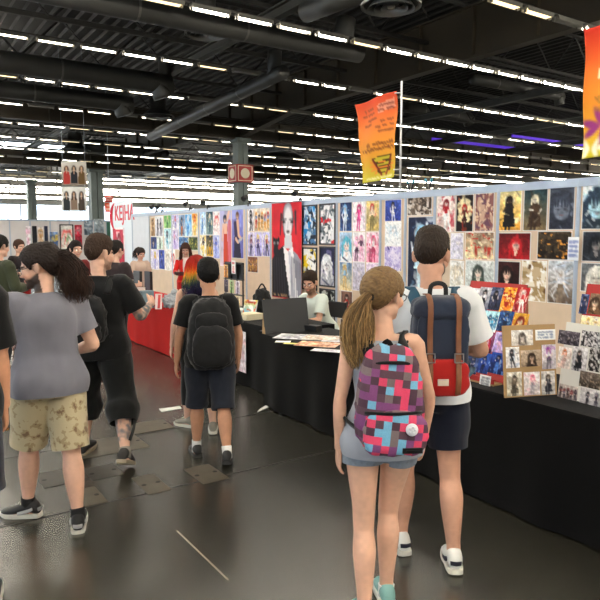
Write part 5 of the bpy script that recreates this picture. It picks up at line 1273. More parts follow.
def flag2(p):
    t = p.v[:, None]; a, b, c_, d = H('d93a2b'), H('ea7a2e'), H('eeaa30'), H('d4c82e')
    p.c = np.where(t < .35, a + (b - a) * t / .35, np.where(t < .75, b + (c_ - b) * (t - .35) / .4, c_ + (d - c_) * (t - .75) / .25))
    for i in range(8):
        a_ = i * 2 * PI / 8 + .3; p.ell(.30 + .22 * math.cos(a_), .76 + .07 * math.sin(a_), .085, .03, '9a3a82', a_ * 1.0)
    p.ell(.30, .76, .06, .04, 'b06a8c'); 
    for i in range(6): a_ = i * 1.05; p.ell(.1 + .12 * math.cos(a_), .93 + .035 * math.sin(a_), .05, .02, 'f2eeda', a_)
    p.poly([(.35, .07), (.95, .07), (.95, .13), (.35, .14)], 'f0c8a8', .8); p.lines(.4, .18, .95, .26, 2, 'f4d8b0', .8); p.poly([(.15, .32), (.3, .32), (.3, .335), (.2, .34), (.2, .4), (.15, .4)], 'f4e8c8'); p.lines(.3, .34, .95, .42, 1, 'f4e0b8', .9)
    p.lines(.15, .53, .95, .66, 3, '9a6a2c', .7)
def flag(label, ya, yb, zt, zb, painter, pole_y, taper, cells=48):
    e = empty('flag', label, 'flag', (WALLX - .02, (ya + yb) / 2, 0)); w = abs(ya - yb); h = zt - zb; c = np.array([WALLX - .05, (ya + yb) / 2, (zt + zb) / 2])
    def bend(u, v): q = (1 - u) if pole_y < (ya + yb) / 2 else u; return (taper * q * v * (1 if pole_y < (ya + yb) / 2 else -1) * .6 * w, .03 * np.sin(u * 7 + v * 3) + .02 * np.sin(v * 9), -.05 * q * np.sin(u * PI * .5 + 1))
    po = picture('cloth', None, None, c, RT, UP, w, h, None, None, None, w / cells, thick=.004, m=M_flag, painter=painter, bend=bend); po.data.polygons.foreach_set('use_smooth', [True] * len(po.data.polygons))
    po.parent = e; po.matrix_parent_inverse = Matrix.Translation(-e.location)
    yo = pole_y - e.location.y
    MB().cyl((.02, yo, WTOP - .01), (.02, yo, zt + .12), .014).build('pole', mat('pole_white', (.80, .80, .80), .4), e, True)
    MB().cyl((.02, yo, zt - .03), (-.03, yo + (.08 if pole_y < ya else -.08), zt - .03), .008).cyl((.02, yo, zb + .1), (-.03, yo + (.08 if pole_y < ya else -.08), zb + .1), .008).build('ties', MATS['pole_white'], e)
ta = on_x(399, 91, WALLX); tb = on_x(357.5, 101, WALLX); bb = on_x(399, 177, WALLX)
flag('orange to yellow flag with reversed lettering on the white pole above the wall', ta[1] + .02, tb[1], ta[2], bb[2], flag1, ta[1] - .05, .34)
ta = on_x(587, 26, WALLX); bb = on_x(585, 155, WALLX)
flag('orange to yellow flag with purple flower, cut by the picture edge', ta[1] - .98, ta[1], ta[2], bb[2], flag2, ta[1] - 1.05, .05)
# ------------------------------------------------------------------ hanging pictures and signs far away
def trio(bgc, cl):
    def f(p):
        p.grad(bgc[0], bgc[1]); p.mottle(.08, 4)
        for x, h_, t_, l_ in cl: p.poly([(x - .13, 1), (x - .12, .48), (x, .38), (x + .12, .48), (x + .14, 1)], t_); p.ell(x, .27, .075, .09, h_, rough=.15); p.ell(x, .30, .05, .075, 'd0a888'); p.line(x - .06, .28, x - .07, .36 + .1 * l_, .02, h_); p.line(x + .06, .28, x + .07, .36 + .1 * l_, .02, h_); p.poly([(x - .03, .40), (x + .03, .40), (x, .55)], 'c8a088')
        p.poly([(.3, .96), (.7, .96), (.7, 1), (.3, 1)], bgc[1])
    return f
pc = at_depth(74, 186, 30); dv = np.array([RGT[0], RGT[1], 0])
for (y0, y1, lb, bgc, cl) in ((161.5, 184.5, 'upper hanging poster of three standing people in red, black and ochre', ('c8c4bc', '8c7c70'), ((.2, '3c2420', 'b03a34', .2), (.5, '1c1818', '24242a', .1), (.8, '3a2a20', '6a5230', .3))),
                              (187, 211, 'lower hanging poster of three dark haired people on white', ('e8e6e2', 'd8d4ce'), ((.2, '242426', '34383a', .1), (.5, '2a1c18', '8a7464', 1.6), (.8, '22201e', '4a4038', .8)))):
    c, w, h = rect_on(61.5, y0, 86.5, y1, pc, dv, UP); e = empty('hanging_poster', lb, 'poster', tuple(c), 0, 'pair of posters hung from the roof')
    po = picture('print', None, None, c, dv, UP, w, h, None, None, None, w / 34, thick=.02, m=M_printm, painter=trio(bgc, cl)); po.parent = e; po.matrix_parent_inverse = Matrix.Translation(-e.location)
    for s_ in (-1, 1): MB().cyl(dv * s_ * w * .45 + np.array([0, 0, h / 2]), dv * s_ * w * .45 + np.array([0, 0, (ROOF - c[2] if y0 < 170 else h / 2 + .10)]), .008, 6).build('wire', M_alu, e)
# red box sign round the column
zc_ = on_y(240, 174, CY)[2]; e = empty('column_sign', 'red box sign with a cream disc, mounted round the tall column', 'sign', (CX, CY, zc_)); s2 = .52
MB().box((0, 0, 0), (s2 * 2, s2 * 2, .95)).build('box_body', mat('sign_red', (.66, .17, .15), .5), e, bevel=.02)
for rot, nmx in ((0, 'disc'), (PI / 2, 'disc')):
    Mz = rz(-rot); d_ = MB()
    d_.lathe([(0, .012), (.27, .012), (.27, 0)], (0, 0, 0), 32, rx(R(90))); d_.mi = 1; d_.lathe([(.19, .016), (.23, .016), (.23, .012), (.19, .012)], (0, 0, 0), 32, rx(R(90)))
    ob = d_.build(nmx, [mat('cream_disc', (.90, .84, .74), .5), mat('sign_red2', (.72, .25, .2), .5)], e); ob.rotation_euler = (0, 0, -rot); ob.location = (0, -s2 - .004, 0) if rot == 0 else (-s2 - .004, 0, 0)
    fr_ = MB()
    for (x0, z0, x1, z1) in ((-.44, .38, .44, .41), (-.44, -.41, .44, -.38), (-.44, -.41, -.41, .41), (.41, -.41, .44, .41)): fr_.box2((x0, -.01, z0), (x1, 0, z1))
    ob = fr_.build('border_line', MATS['cream_disc'], e); ob.rotation_euler = (0, 0, -rot); ob.location = (0, -s2 - .004, 0) if rot == 0 else (-s2 - .004, 0, 0)
# hanging red sign by the green column
pc = at_depth(109, 204, 36)
for (y0, y1, lb, cc_) in ((195.5, 202, 'small dark red hanging sign board above the lettered panel', 'c8302c a82420'), (203, 212, 'small orange red hanging sign under the dark red one', 'e85830 d84828')):
    c, w, h = rect_on(105, y0, 113, y1, pc, dv, UP); e = empty('hanging_sign', lb, 'sign', tuple(c)); po = picture('print', None, None, c, dv, UP, w, h, 'text', (cc_ + ' 2 f0c0b0').split(), None, .04, thick=.03, m=M_printm); po.parent = e; po.matrix_parent_inverse = Matrix.Translation(-e.location)
    if y0 < 200: MB().cyl((0, 0, h / 2), (0, 0, ROOF - c[2]), .012, 6).build('wire', M_alu, e)
    else: MB().cyl((0, 0, h / 2), (0, 0, h / 2 + .045), .012, 6).build('wire', M_alu, e)
# ------------------------------------------------------------------ far cross booths
FY = 36.0
fx0, fx1 = -2.0, 12.2
M_fw = mat('far_panel', (.82, .80, .80), .7, 0, .05, 2)
b = MB(); b.box2((fx0, FY, 0), (fx1, FY + .06, 2.45)); o = b.build('wall_cross', M_fw); tag(o, kind='structure')
b = MB()
for x in np.arange(fx0, fx1 + .1, 1.0): b.box2((x - .03, FY - .03, 0), (x + .03, FY + .09, 2.5))
b.box2((fx0, FY - .03, 2.42), (fx1, FY + .09, 2.5)); o = b.build('trim_95', M_rail); tag(o, kind='structure')
FP = (0, FY - .05, 0); FRT = (1, 0, 0)
def fp(x0, y0, x1, y1, label, style, cols, name='poster', cat='poster', frame=None):
    c, w, h = rect_on(x0, y0, x1, y1, FP, FRT, UP); return picture(name, label, cat, c, FRT, UP, w, h, style, cols.split(), 'hangings on the far cross wall', .06, thick=.02, frame=frame, m=M_printm)
fp(26, 226, 31, 250, 'pale pink dress hung on the far white booth wall', 'sketch', 'f0e8ec e8dce4 e0b0c8 f4ecec d8a0b8 e8c0d0 d0c8d8', 'hanging_garment', 'garment')
fp(32.5, 226, 37, 250, 'black garment hung on the far white booth wall beside the column foot', 'plain', '2a2a30 202024', 'hanging_garment', 'garment')
fp(38, 227, 43.5, 250, 'pale garment with tan stripes hung on the far booth wall', 'full', 'ece4e0 d8d0cc c8a070 f0e4dc b88858 d0b090 e0c8b0', 'hanging_garment', 'garment')
fp(44.5, 226, 48, 247, 'narrow dark blue garment hung on the far booth wall', 'plain', '30344c 242838', 'hanging_garment', 'garment')
fp(50, 232, 58, 249, 'blue and yellow striped cloth on the far booth wall', 'many', '5878b0 d8b850 3c5c98 e8d8a0 d8b850 4868a0 e8d070', 'hanging_garment', 'garment')
fp(61, 225.5, 72.5, 249, 'dark framed white picture with red and green on the far booth wall', 'sketch', 'f0ece8 e4e0d8 d83838 f0e4dc 48a060 d8b840 e05050', frame=.06)
fp(75, 225, 82, 247, 'crimson printed poster on the far booth wall', 'full', 'c02038 a81830 e07080 f0d0d0 d83850 901428 f0b0b8')
fp(84, 220, 93, 235, 'grey blue picture high on the far booth wall', 'scene', '8c9cac 5c6c7c a8b4c0 d0d8e0 404c58 c0c8d0 708090')
fp(94, 219, 104, 235, 'slate and white picture high on the far booth wall, near the green column', 'scene', 'b8c4cc 788894 d8e0e4 e8ecf0 586470 98a4b0 8898a4')
fp(107, 222, 110.5, 250, 'narrow dark green hanging on the far booth wall', 'plain', '3c6858 2c5446')
# ------------------------------------------------------------------ the people of the aisle
SK1, SK2, SK3 = (.84, .67, .58), (.80, .62, .52), (.73, .54, .43)

# --- man in grey T-shirt
B = Body(1.665, legs=((16, 10, 4, 2), (-9, 6, 3, -6)), arms=[((-.30, .22, -1), (-.10, .75, -.85)), ((.38, -.10, -1), (-.42, .92, -.30))], lean=4, twist=10, head=(-14, 68, 0), girth=1.12, feet_out=(58, 12))
B.hands = [{'n': (1, .2, 0), 'curl': 40}, {'n': (-.6, 0, -.4), 'curl': 40}]
g = ground(54, 522)
e = person('man in grey T-shirt and khaki camouflage shorts walking away, long dark ponytail and glasses', g, 6, B, SK1, beard=.85, hair=(.13, .09, .07))
DK = (.15, .105, .085)
hair_cap(B, e, DK, .016, front=.072, temple=.02, nape=-.065, ear=.02, rough=.004, scale=(14, 40, 40), seed=4, back=.02)
Gd = [B.Hd((0, -.09, .03)), B.Hd((.0, -.145, .0)), B.Hd((-.0, -.165, -.07)), B.Hd((.0, -.165, -.16)), B.Hd((0, -.15, -.25))]
me = strands(Gd, 420, [(.05, .05), (.06, .05), (.085, .06), (.095, .06), (.055, .04)], .0034, .022, 3, lambda t, b, u, w: np.outer(np.ones_like(t) * b, DK) * (1 + .55 * t[:, None]))
pt = link('ponytail', me, M_hair, e)
glasses(B, e, mat('black_plastic', (.04, .04, .045), .3))
M_grey = cloth('grey_tshirt', (.47, .47, .51), .06)
shirt(B, e, M_grey, loose=.014, hem=-.075, sleeve=.66, slv=.022, wr=.012, seed=8, flare=.03, neck=.53)
def m_camo():
    m = cloth('khaki_camouflage', (.70, .64, .51), .05); nt = m.node_tree; N = nt.nodes; L = nt.links; b = N['Principled BSDF']
    tc = N.new('ShaderNodeTexCoord'); n = N.new('ShaderNodeTexNoise'); n.inputs['Scale'].default_value = 22; n.inputs['Detail'].default_value = 2; L.new(tc.outputs['Object'], n.inputs['Vector'])
    r = N.new('ShaderNodeValToRGB'); r.color_ramp.interpolation = 'CONSTANT'; el = r.color_ramp.elements
    el[0].color = lin((.76, .71, .58)); el[1].position = .56; el[1].color = lin((.66, .59, .46)); q = el.new(.66); q.color = lin((.52, .42, .33))
    L.new(n.outputs['Fac'], r.inputs['Fac']); L.new(r.outputs['Color'], b.inputs['Base Color']); return m
shorts(B, e, m_camo(), 'shorts', .98, .030, .09, .012, .006, 6)
M_blk = mat('black_canvas', (.055, .055, .06), .6, 0, .1, 30); M_wsole = mat('white_rubber', (.80, .79, .75), .6); M_nvy = mat('navy_patch', (.09, .10, .17), .6)
for i in (0, 1):
    sock(B, i, e, mat('black_sock', (.05, .05, .06), .9), .045); shoe(B, i, e, M_blk, M_wsole, M_wsole, stripe=mat('grey_patch', (.62, .62, .62), .6))
gw = rz(-R(6)) @ (B.arms[0][2] + nrm(B.arms[0][3]) * .1) + np.array([g[0], g[1], 0])
bagroot = empty('plastic_bag', 'crumpled white bag held in the hand of the khaki shorts man', 'bag', (gw[0], gw[1], gw[2] - .13))
pack_part('pouch', mat('white_plastic_bag', (.86, .88, .88), .4), bagroot, (0, 0, -.02), (.10, .07, .16), 2.4, .012, 4)
ribbon([(-.03, 0, .03), (0, 0, .125), (.03, 0, .03)], .014, .004, 'handle', MATS['white_plastic_bag'], bagroot, (0, 1, 0))

# --- man in black T-shirt, tattooed arm
B = Body(1.71, legs=((14, 12, 8, -4), (-16, 16, 13, 24)), arms=[((-.25, .1, -1), (.35, .8, -.35)), ((.46, .12, -.9), (.15, .96, .28))], lean=2, twist=-6, head=(-6, -42, 0), girth=1.12, feet_out=(-8, 6))
B.hands = [{'n': (.6, 0, -.5), 'curl': 35}, {'n': (-.8, 0, -.2), 'curl': 35}]
g = ground(104, 458); HB = 30
e = person('man in black T-shirt and baggy black trousers with tattooed forearm and calf, short brown hair', g, HB, B, SK1, beard=.35, hair=(.18, .12, .08),
           tattoo=[(B.arms[1][1], .17, (.30, .36, .38)), ((B.arms[1][1] + B.arms[1][2]) / 2, .12, (.33, .36, .38)), (B.legs[1][1] * .45 + B.legs[1][2] * .55, .12, (.36, .38, .42))])
hair_cap(B, e, (.21, .145, .10), .008, front=.064, temple=.02, nape=-.052, rough=.004, seed=9, top=.020, hi=(.30, .21, .15))
M_bt = cloth('black_tshirt', (.05, .05, .055), .1)
shirt(B, e, M_bt, loose=.018, hem=-.10, sleeve=.78, slv=.026, wr=.007, seed=12)
shorts(B, e, cloth('black_trousers', (.07, .073, .07), .25, vscale=14), 'trousers', 1.46, .036, .09, .014, .011, 14, calf=.016)
M_dg = mat('charcoal_suede', (.14, .13, .125), .7, 0, .15, 30)
for i in (0, 1): sock(B, i, e, mat('grey_sock', (.55, .53, .50), .9), .03); shoe(B, i, e, M_dg, mat('tan_sole', (.60, .56, .48), .7), M_dg)
h_, kn, an, Mx = B.legs[1]
ribbon([h_ * .3 + kn * .7 + np.array([.10, -.04, 0]), kn + np.array([.10, -.06, -.08]), kn * .5 + an * .5 + np.array([.085, -.07, 0]), kn * .25 + an * .75 + np.array([.05, -.06, 0])], .022, .004, 'strap', mat('strap_black', (.06, .06, .06), .7), e, (0, 1, 0))
bp = empty('backpack', 'small slack black backpack on the back of the tattooed man', 'backpack', (g[0], g[1], 0), -R(HB))
M_bp1 = cloth('black_nylon', (.065, .065, .07), .12, .6)
pack_part('main_bag', M_bp1, bp, B.T((-.03, -.19, .21)), (.29, .13, .36), 3, .008, 5, (.82, .8))
pack_part('front_pocket', M_bp1, bp, B.T((-.03, -.265, .13)), (.22, .06, .18), 3, .005, 6, (.9, .8))
for sd in (-1, 1): ribbon([B.T((sd * .10, -.135, .40)), B.T((sd * .12, -.06, .515)), B.T((sd * .125, .07, .50)), B.T((sd * .13, .14, .38)), B.T((sd * .15, .125, .22)), B.T((sd * .165, 0, .10)), B.T((sd * .11, -.16, .07))], .05, .012, 'shoulder_strap', M_bp1, bp, (0, 1, .3))

# --- man with large black backpack
B = Body(1.52, legs=((10, 8, 3, 0), (-12, 10, 3, 8)), arms=[((-.30, -.05, -1), (-.10, .20, -1)), ((.30, 0, -1), (.02, .30, -1))], lean=3, head=(-6, 4, 0), girth=1.06, feet_out=(10, 8))
g = ground(211, 457); HB = 22
e = person('dark haired man in black T-shirt and dark denim shorts with a large black backpack', g, HB, B, SK3, hair=(.05, .045, .045))
hair_cap(B, e, (.065, .058, .055), .012, front=.07, temple=.015, nape=-.066, rough=.006, seed=15, top=.020)
shirt(B, e, M_bt, loose=.014, hem=-.08, sleeve=.72, slv=.02, seed=21)
shorts(B, e, cloth('dark_denim', (.13, .145, .185), .15, vscale=25), 'shorts', 1.10, .034, .09, .012, .008, 22)
for i in (0, 1): sock(B, i, e, mat('white_sock', (.86, .86, .85), .9), .055); shoe(B, i, e, mat('black_mesh_shoe', (.10, .10, .10), .6, 0, .2, 40), mat('dark_sole', (.16, .16, .16), .7), mat('grey_lace', (.45, .45, .45), .7))
bp = empty('backpack', 'large plain black backpack worn by the man in dark denim shorts', 'backpack', (g[0], g[1], 0), -R(HB))
M_bp2 = cloth('black_pack_cloth', (.078, .078, .084), .1, .6)
pack_part('main_bag', M_bp2, bp, B.T((0, -.235, .22)), (.37, .21, .52), 3.2, .006, 3, (.80, .75))
pack_part('front_pocket', M_bp2, bp, B.T((0, -.345, .13)), (.30, .09, .30), 3, .005, 4, (.85, .8))
pack_part('upper_pocket', M_bp2, bp, B.T((0, -.325, .33)), (.25, .07, .13), 3, .003, 9, (.85, .8))
MB().tube([B.T((.0, -.378, .21)), B.T((.004, -.384, .17)), B.T((0, -.386, .14))], [.006, .006, .005], n=8).build('zip_pull', mat('zip_grey', (.45, .45, .46), .5), bp, True)
ribbon([B.T((-.04, -.16, .47)), B.T((0, -.17, .515)), B.T((.04, -.16, .47))], .025, .01, 'grab_handle', M_bp2, bp, (0, 1, 0))
for sd in (-1, 1): ribbon([B.T((sd * .10, -.14, .42)), B.T((sd * .115, -.06, .51)), B.T((sd * .12, .06, .50)), B.T((sd * .125, .135, .38)), B.T((sd * .145, .125, .22)), B.T((sd * .17, 0, .08)), B.T((sd * .13, -.16, .02))], .055, .014, 'shoulder_strap', M_bp2, bp, (0, 1, .3))

# --- woman with rainbow hair
B = Body(1.53, legs=((12, 8, 2, 2), (-8, 6, 2, 0)), arms=[((-.28, -.10, -1), (-.12, .10, -1)), ((.25, .2, -1), (.0, .8, -.4))], lean=4, head=(-12, -12, 0), female=True, feet_out=(40, 8))
g = ground(200, 429)
e = person('woman with long red to rainbow dyed hair in a black sleeveless top and black leggings', g, 18, B, SK1, hair=(.4, .1, .08))
RB = np.array([(.55, .08, .06), (.62, .10, .07), (.66, .11, .07), (.72, .16, .08), (.88, .36, .10), (.93, .66, .20), (.55, .55, .22), (.16, .30, .30), (.20, .14, .34), (.12, .10, .2)])
def rain(t, b, u, w):
    x = np.clip(t + .06 * u, 0, 1) * (len(RB) - 1); i = np.clip(x.astype(int), 0, len(RB) - 2); f = (x - i)[:, None]; return (RB[i] * (1 - f) + RB[i + 1] * f) * (.7 + .3 * b)
hair_cap(B, e, (.60, .12, .08), .016, front=.07, temple=.0, nape=-.07, ear=-.05, rough=.005, scale=(40, 40, 12), seed=25, hi=(.74, .26, .10))
Gd = [B.Hd((0, -.05, .10)), B.Hd((0, -.11, .03)), B.Hd((0, -.125, -.07)), B.Hd((0, -.13, -.17)), B.Hd((0, -.13, -.27))]
link('long_hair', strands(Gd, 380, [(.05, .03), (.085, .03), (.10, .03), (.115, .035), (.10, .03)], .0036, .012, 8, rain), M_hair, e)
shirt(B, e, cloth('black_vest', (.07, .07, .075), .1), 'sleeveless_top', .010, -.06, 0, wr=.004, seed=31, neck=.49)
shorts(B, e, cloth('black_legging', (.06, .06, .065), .1), 'leggings', 1.62, .010, .09, .004, .003, 33, voxel=.009)
for i in (0, 1): shoe(B, i, e, mat('grey_canvas', (.52, .50, .46), .75, 0, .1, 40), M_wsole, M_wsole)

# --- left-edge passer-by
B = Body(1.80, legs=((8, 8, 3, 0), (-8, 8, 3, 4)), arms=[((-.25, 0, -1), (-.05, .3, -1)), ((.17, .02, -1), (.06, .12, -1))], girth=1.1)
B.hands = [None, {'n': (-1, .1, 0), 'curl': 38}]
g = ground_at(-63, 2.86)
e = person('passer-by cut off at the picture edge, black T-shirt sleeve, bare arm and navy shorts', g, 0, B, (.82, .60, .47), hair=(.1, .08, .06))
hair_cap(B, e, (.1, .08, .06), .014, seed=40)
shirt(B, e, M_bt, loose=.022, hem=-.08, sleeve=.84, slv=.032, seed=41)
shorts(B, e, cloth('navy_shorts', (.12, .14, .20), .1), 'shorts', 1.0, .034, .09, .012, .006, 42)
for i in (0, 1): shoe(B, i, e, M_blk, M_wsole)
sh, el, wr_, d2 = B.arms[1]
wv = np.cross(nrm((-1, .1, 0)), d2) * -1; p = wr_ + d2 * .112 * B.k + nrm(wv) * -.010
a1 = nrm(np.cross(d2, wv)); pts = [p + (nrm(wv) * math.cos(q) + a1 * math.sin(q)) * .0115 for q in np.linspace(0, 2 * PI, 13)]
MB().tube(pts, [.0022] * 13, n=6, sub=1).build('ring', mat('gold_ring', (.85, .65, .3), .25, 1), e, True)

# --- young woman with ponytail and plaid backpack
B = Body(1.56, legs=((-7, 4, 1, 4), (13, 20, -3.5, 0)), arms=[((-.20, -.10, -1), (-.01, .06, -1)), ((.30, .02, -1), (-.02, .30, -1))], lean=1, twist=-3, head=(-6, -46, 0), female=True, girth=1.0, feet_out=(4, 0))
B.hands = [None, {'n': (-1, .2, 0), 'curl': 30}]
HG = 30; g = ground_at(384, 2.74)
e = person('young woman with light brown ponytail, grey tank top and short denim shorts', g, HG, B, (.84, .66, .56), hair=(.34, .24, .16), voxel=.0065)
LB, LH = (.45, .34, .22), (.66, .54, .36)
hair_cap(B, e, LB, .014, front=.076, temple=.02, nape=-.06, ear=.012, rough=.0028, scale=(12, 50, 50), seed=52, hi=LH, back=.008)
Gd = [B.Hd((0, -.10, .005)), B.Hd((0, -.135, -.015)), B.Hd((-.02, -.15, -.08)), B.Hd((-.03, -.145, -.17)), B.Hd((-.02, -.13, -.27)), B.Hd((-.01, -.125, -.33))]
link('ponytail', strands(Gd, 420, [(.020, .018), (.022, .02), (.06, .04), (.075, .045), (.065, .03), (.035, .02)], .0028, .010, 6,
     lambda t, b, u, w: (np.outer(1 - t, LB) + np.outer(t, LH)) * b), M_hair, e)
MB().tube([B.Hd((.026 * math.cos(a), -.118 , -.004 + .024 * math.sin(a))) for a in np.linspace(0, 2 * PI, 13)], [.006] * 13, n=8, sub=1).build('hair_tie', mat('black_elastic', (.03, .03, .03), .8), e, True)
glasses(B, e, MATS['black_plastic'])
M_tank = cloth('grey_tank', (.62, .64, .68), .05)
tk = shirt(B, e, M_tank, 'tank_top', .012, -.075, 0, wr=.005, seed=55, neck=.47, voxel=.010)
for sd in (-1, 1): ribbon([B.T((sd * .085, -.085, .42)), B.T((sd * .10, -.06, .475)), B.T((sd * .098, -.005, .505)), B.T((sd * .092, .06, .47)), B.T((sd * .085, .088, .42))], .035, .006, 'shoulder_band', mat('black_band', (.05, .05, .055), .8), e, (0, .5, 1))
shorts(B, e, cloth('pale_denim', (.48, .52, .57), .2, vscale=40), 'shorts', .30, .018, .085, .010, .004, 57, voxel=.0085)
for i in (0, 1): shoe(B, i, e, mat('teal_trainer', (.48, .66, .64), .6, 0, .15, 20), mat('white_rubber2', (.86, .86, .83), .6), mat('lace_white', (.85, .85, .85), .7)); sock(B, i, e, MATS['white_sock'], .01)
def m_plaid():
    m = bpy.data.materials.new('plaid_nylon'); m.use_nodes = True; nt = m.node_tree; N = nt.nodes; L = nt.links; b = N['Principled BSDF']; b.inputs['Roughness'].default_value = .75
    tc = N.new('ShaderNodeTexCoord'); mp = N.new('ShaderNodeMapping'); mp.inputs['Scale'].default_value = (31, 5, 31); mp.inputs['Rotation'].default_value = (0, R(-7), 0); mp.inputs['Location'].default_value = (3.2, .4, 7.3); L.new(tc.outputs['Object'], mp.inputs['Vector'])
    fl_ = N.new('ShaderNodeVectorMath'); fl_.operation = 'FLOOR'; L.new(mp.outputs['Vector'], fl_.inputs[0])
    wn = N.new('ShaderNodeTexWhiteNoise'); wn.noise_dimensions = '3D'; L.new(fl_.outputs['Vector'], wn.inputs['Vector'])
    r = N.new('ShaderNodeValToRGB'); r.color_ramp.interpolation = 'CONSTANT'; el = r.color_ramp.elements
    cs = [(.84, .25, .39), (.43, .67, .79), (.33, .22, .27), (.48, .25, .45), (.46, .40, .40), (.28, .17, .23)]
    el[0].color = lin(cs[0]); el[1].position = .20; el[1].color = lin(cs[1])
    for i_, p_ in ((2, .36), (3, .54), (4, .72), (5, .86)): q = el.new(p_); q.color = lin(cs[i_])
    L.new(wn.outputs['Value'], r.inputs['Fac'])
    nz = N.new('ShaderNodeTexNoise'); nz.inputs['Scale'].default_value = 350; L.new(tc.outputs['Object'], nz.inputs['Vector'])
    mx = N.new('ShaderNodeMix'); mx.data_type = 'RGBA'; mx.blend_type = 'OVERLAY'; mx.inputs['Factor'].default_value = .35; L.new(r.outputs['Color'], mx.inputs['A']); L.new(nz.outputs['Fac'], mx.inputs['B']); L.new(mx.outputs['Result'], b.inputs['Base Color'])
    return m
bp = empty('backpack', 'plaid backpack of pink, blue and plum squares worn by the ponytailed woman', 'backpack', (g[0], g[1], 0), -R(HG))
MP = m_plaid(); M_bk = cloth('black_webbing', (.06, .06, .065), .1)
pack_part('main_bag', MP, bp, B.T((0, -.215, .245)), (.31, .19, .435), 3.4, .006, 3, (.74, .72))
pack_part('front_pocket', MP, bp, B.T((.005, -.315, .105)), (.265, .085, .18), 3.2, .005, 7, (.94, .7))
MB().tube([B.T((-.128, -.31, .198)), B.T((0, -.350, .202)), B.T((.128, -.31, .198))], [.007] * 3, n=8).build('pocket_zip', M_bk, bp, True)
MB().tube([B.T((-.115, -.235, .37)), B.T((-.09, -.275, .41)), B.T((0, -.298, .422)), B.T((.09, -.275, .41)), B.T((.115, -.235, .37))], [.007] * 5, n=8).build('main_zip', M_bk, bp, True)
lb_ = MB().mat(0).box(B.T((.072, -.357, .038)), (.08, .008, .022)); lb_.mi = 1; lb_.box(B.T((.072, -.362, .038)), (.055, .004, .007)); lb_.build('sewn_patch', [M_bk, mat('patch_grey', (.55, .5, .52), .7)], bp)
bd = MB()
c_ = B.T((.070, -.366, .135)); Mr = rx(R(80))
bd.lathe([(0, .006), (.022, .005), (.025, 0)], c_, 24, Mr); bd.mi = 1
for q in range(5):
    a = q * 1.257; bd.box(c_ + np.array([math.cos(a) * .012, -.006, math.sin(a) * .012]), (.009, .003, .007))
bd.build('button_badge', [mat('badge_white', (.85, .85, .87), .4), mat('badge_ink', (.42, .35, .50), .5)], bp, True)
ribbon([B.T((-.035, -.15, .445)), B.T((0, -.17, .50)), B.T((.035, -.15, .445))], .022, .008, 'grab_handle', M_bk, bp, (0, 1, 0))
for sd in (-1, 1):
    ribbon([B.T((sd * .075, -.145, .43)), B.T((sd * .09, -.085, .485)), B.T((sd * .098, .0, .515)), B.T((sd * .105, .085, .46)), B.T((sd * .115, .13, .34)), B.T((sd * .14, .12, .2)), B.T((sd * .185, 0, .10)), B.T((sd * .125, -.18, .07))], .056, .014, 'shoulder_strap', M_bk, bp, (0, 1, .4))

# --- man in white T-shirt with navy backpack
B = Body(1.735, legs=((9, 8, 3, 2), (-6, 5, 3, 2)), arms=[((-.22, .15, -1), (.15, .9, -.3)), ((.40, .12, -1), (-.30, .95, -.05))], lean=0, twist=0, head=(-10, -28, 0), girth=1.02, feet_out=(10, 4), shrug=-.005)
B.hands = [{'n': (.7, 0, -.3), 'curl': 35}, {'n': (-.7, 0, -.3), 'curl': 35}]
HW = 34; g = ground_at(432, 3.22)
e = person('man in white T-shirt and navy shorts with short dark hair, looking toward the prints', g, HW, B, (.80, .61, .51), beard=.8, hair=(.16, .11, .08))
hair_cap(B, e, (.175, .13, .10), .006, front=.07, temple=.02, nape=-.056, rough=.0035, seed=61, top=.019, hi=(.24, .18, .14))
shirt(B, e, cloth('white_tshirt', (.86, .87, .88), .03), loose=.018, hem=-.035, sleeve=.74, slv=.024, wr=.009, seed=63)
shorts(B, e, cloth('navy_chino', (.085, .10, .155), .08), 'shorts', .70, .026, .09, .008, .005, 65)
M_wl = mat('white_leather', (.86, .86, .84), .5)
for i in (0, 1): shoe(B, i, e, M_wl, M_wsole, M_wl, stripe=M_nvy, high=.004)
bp = empty('backpack', 'navy flap backpack with tan leather straps and red pocket on the white T-shirt man', 'backpack', (g[0], g[1], 0), -R(HW))
M_nv = cloth('navy_canvas', (.17, .20, .265), .08); M_red = cloth('red_canvas', (.66, .12, .11), .07); M_lea = mat('tan_leather', (.48, .30, .19), .5, 0, .15, 20); M_tl = cloth('teal_strap', (.16, .30, .38), .06)
pack_part('main_bag', M_nv, bp, B.T((0, -.215, .275)), (.275, .175, .46), 4.2, .004, 3, (.94, .95))
pack_part('lid_flap', M_nv, bp, B.T((0, -.235, .455)), (.28, .205, .12), 3.2, .003, 8, (.93, .9))
pack_part('flap_front', M_nv, bp, B.T((0, -.312, .335)), (.24, .022, .23), 4, .002, 8)
pk = pack_part('front_pocket', M_red, bp, B.T((.0, -.312, .135)), (.25, .08, .175), 3.8, .003, 9, (.97, .85))
MB().box(B.T((-.005, -.357, .12)), (.05, .006, .03)).build('woven_label', mat('label_cream', (.82, .76, .70), .8), pk)
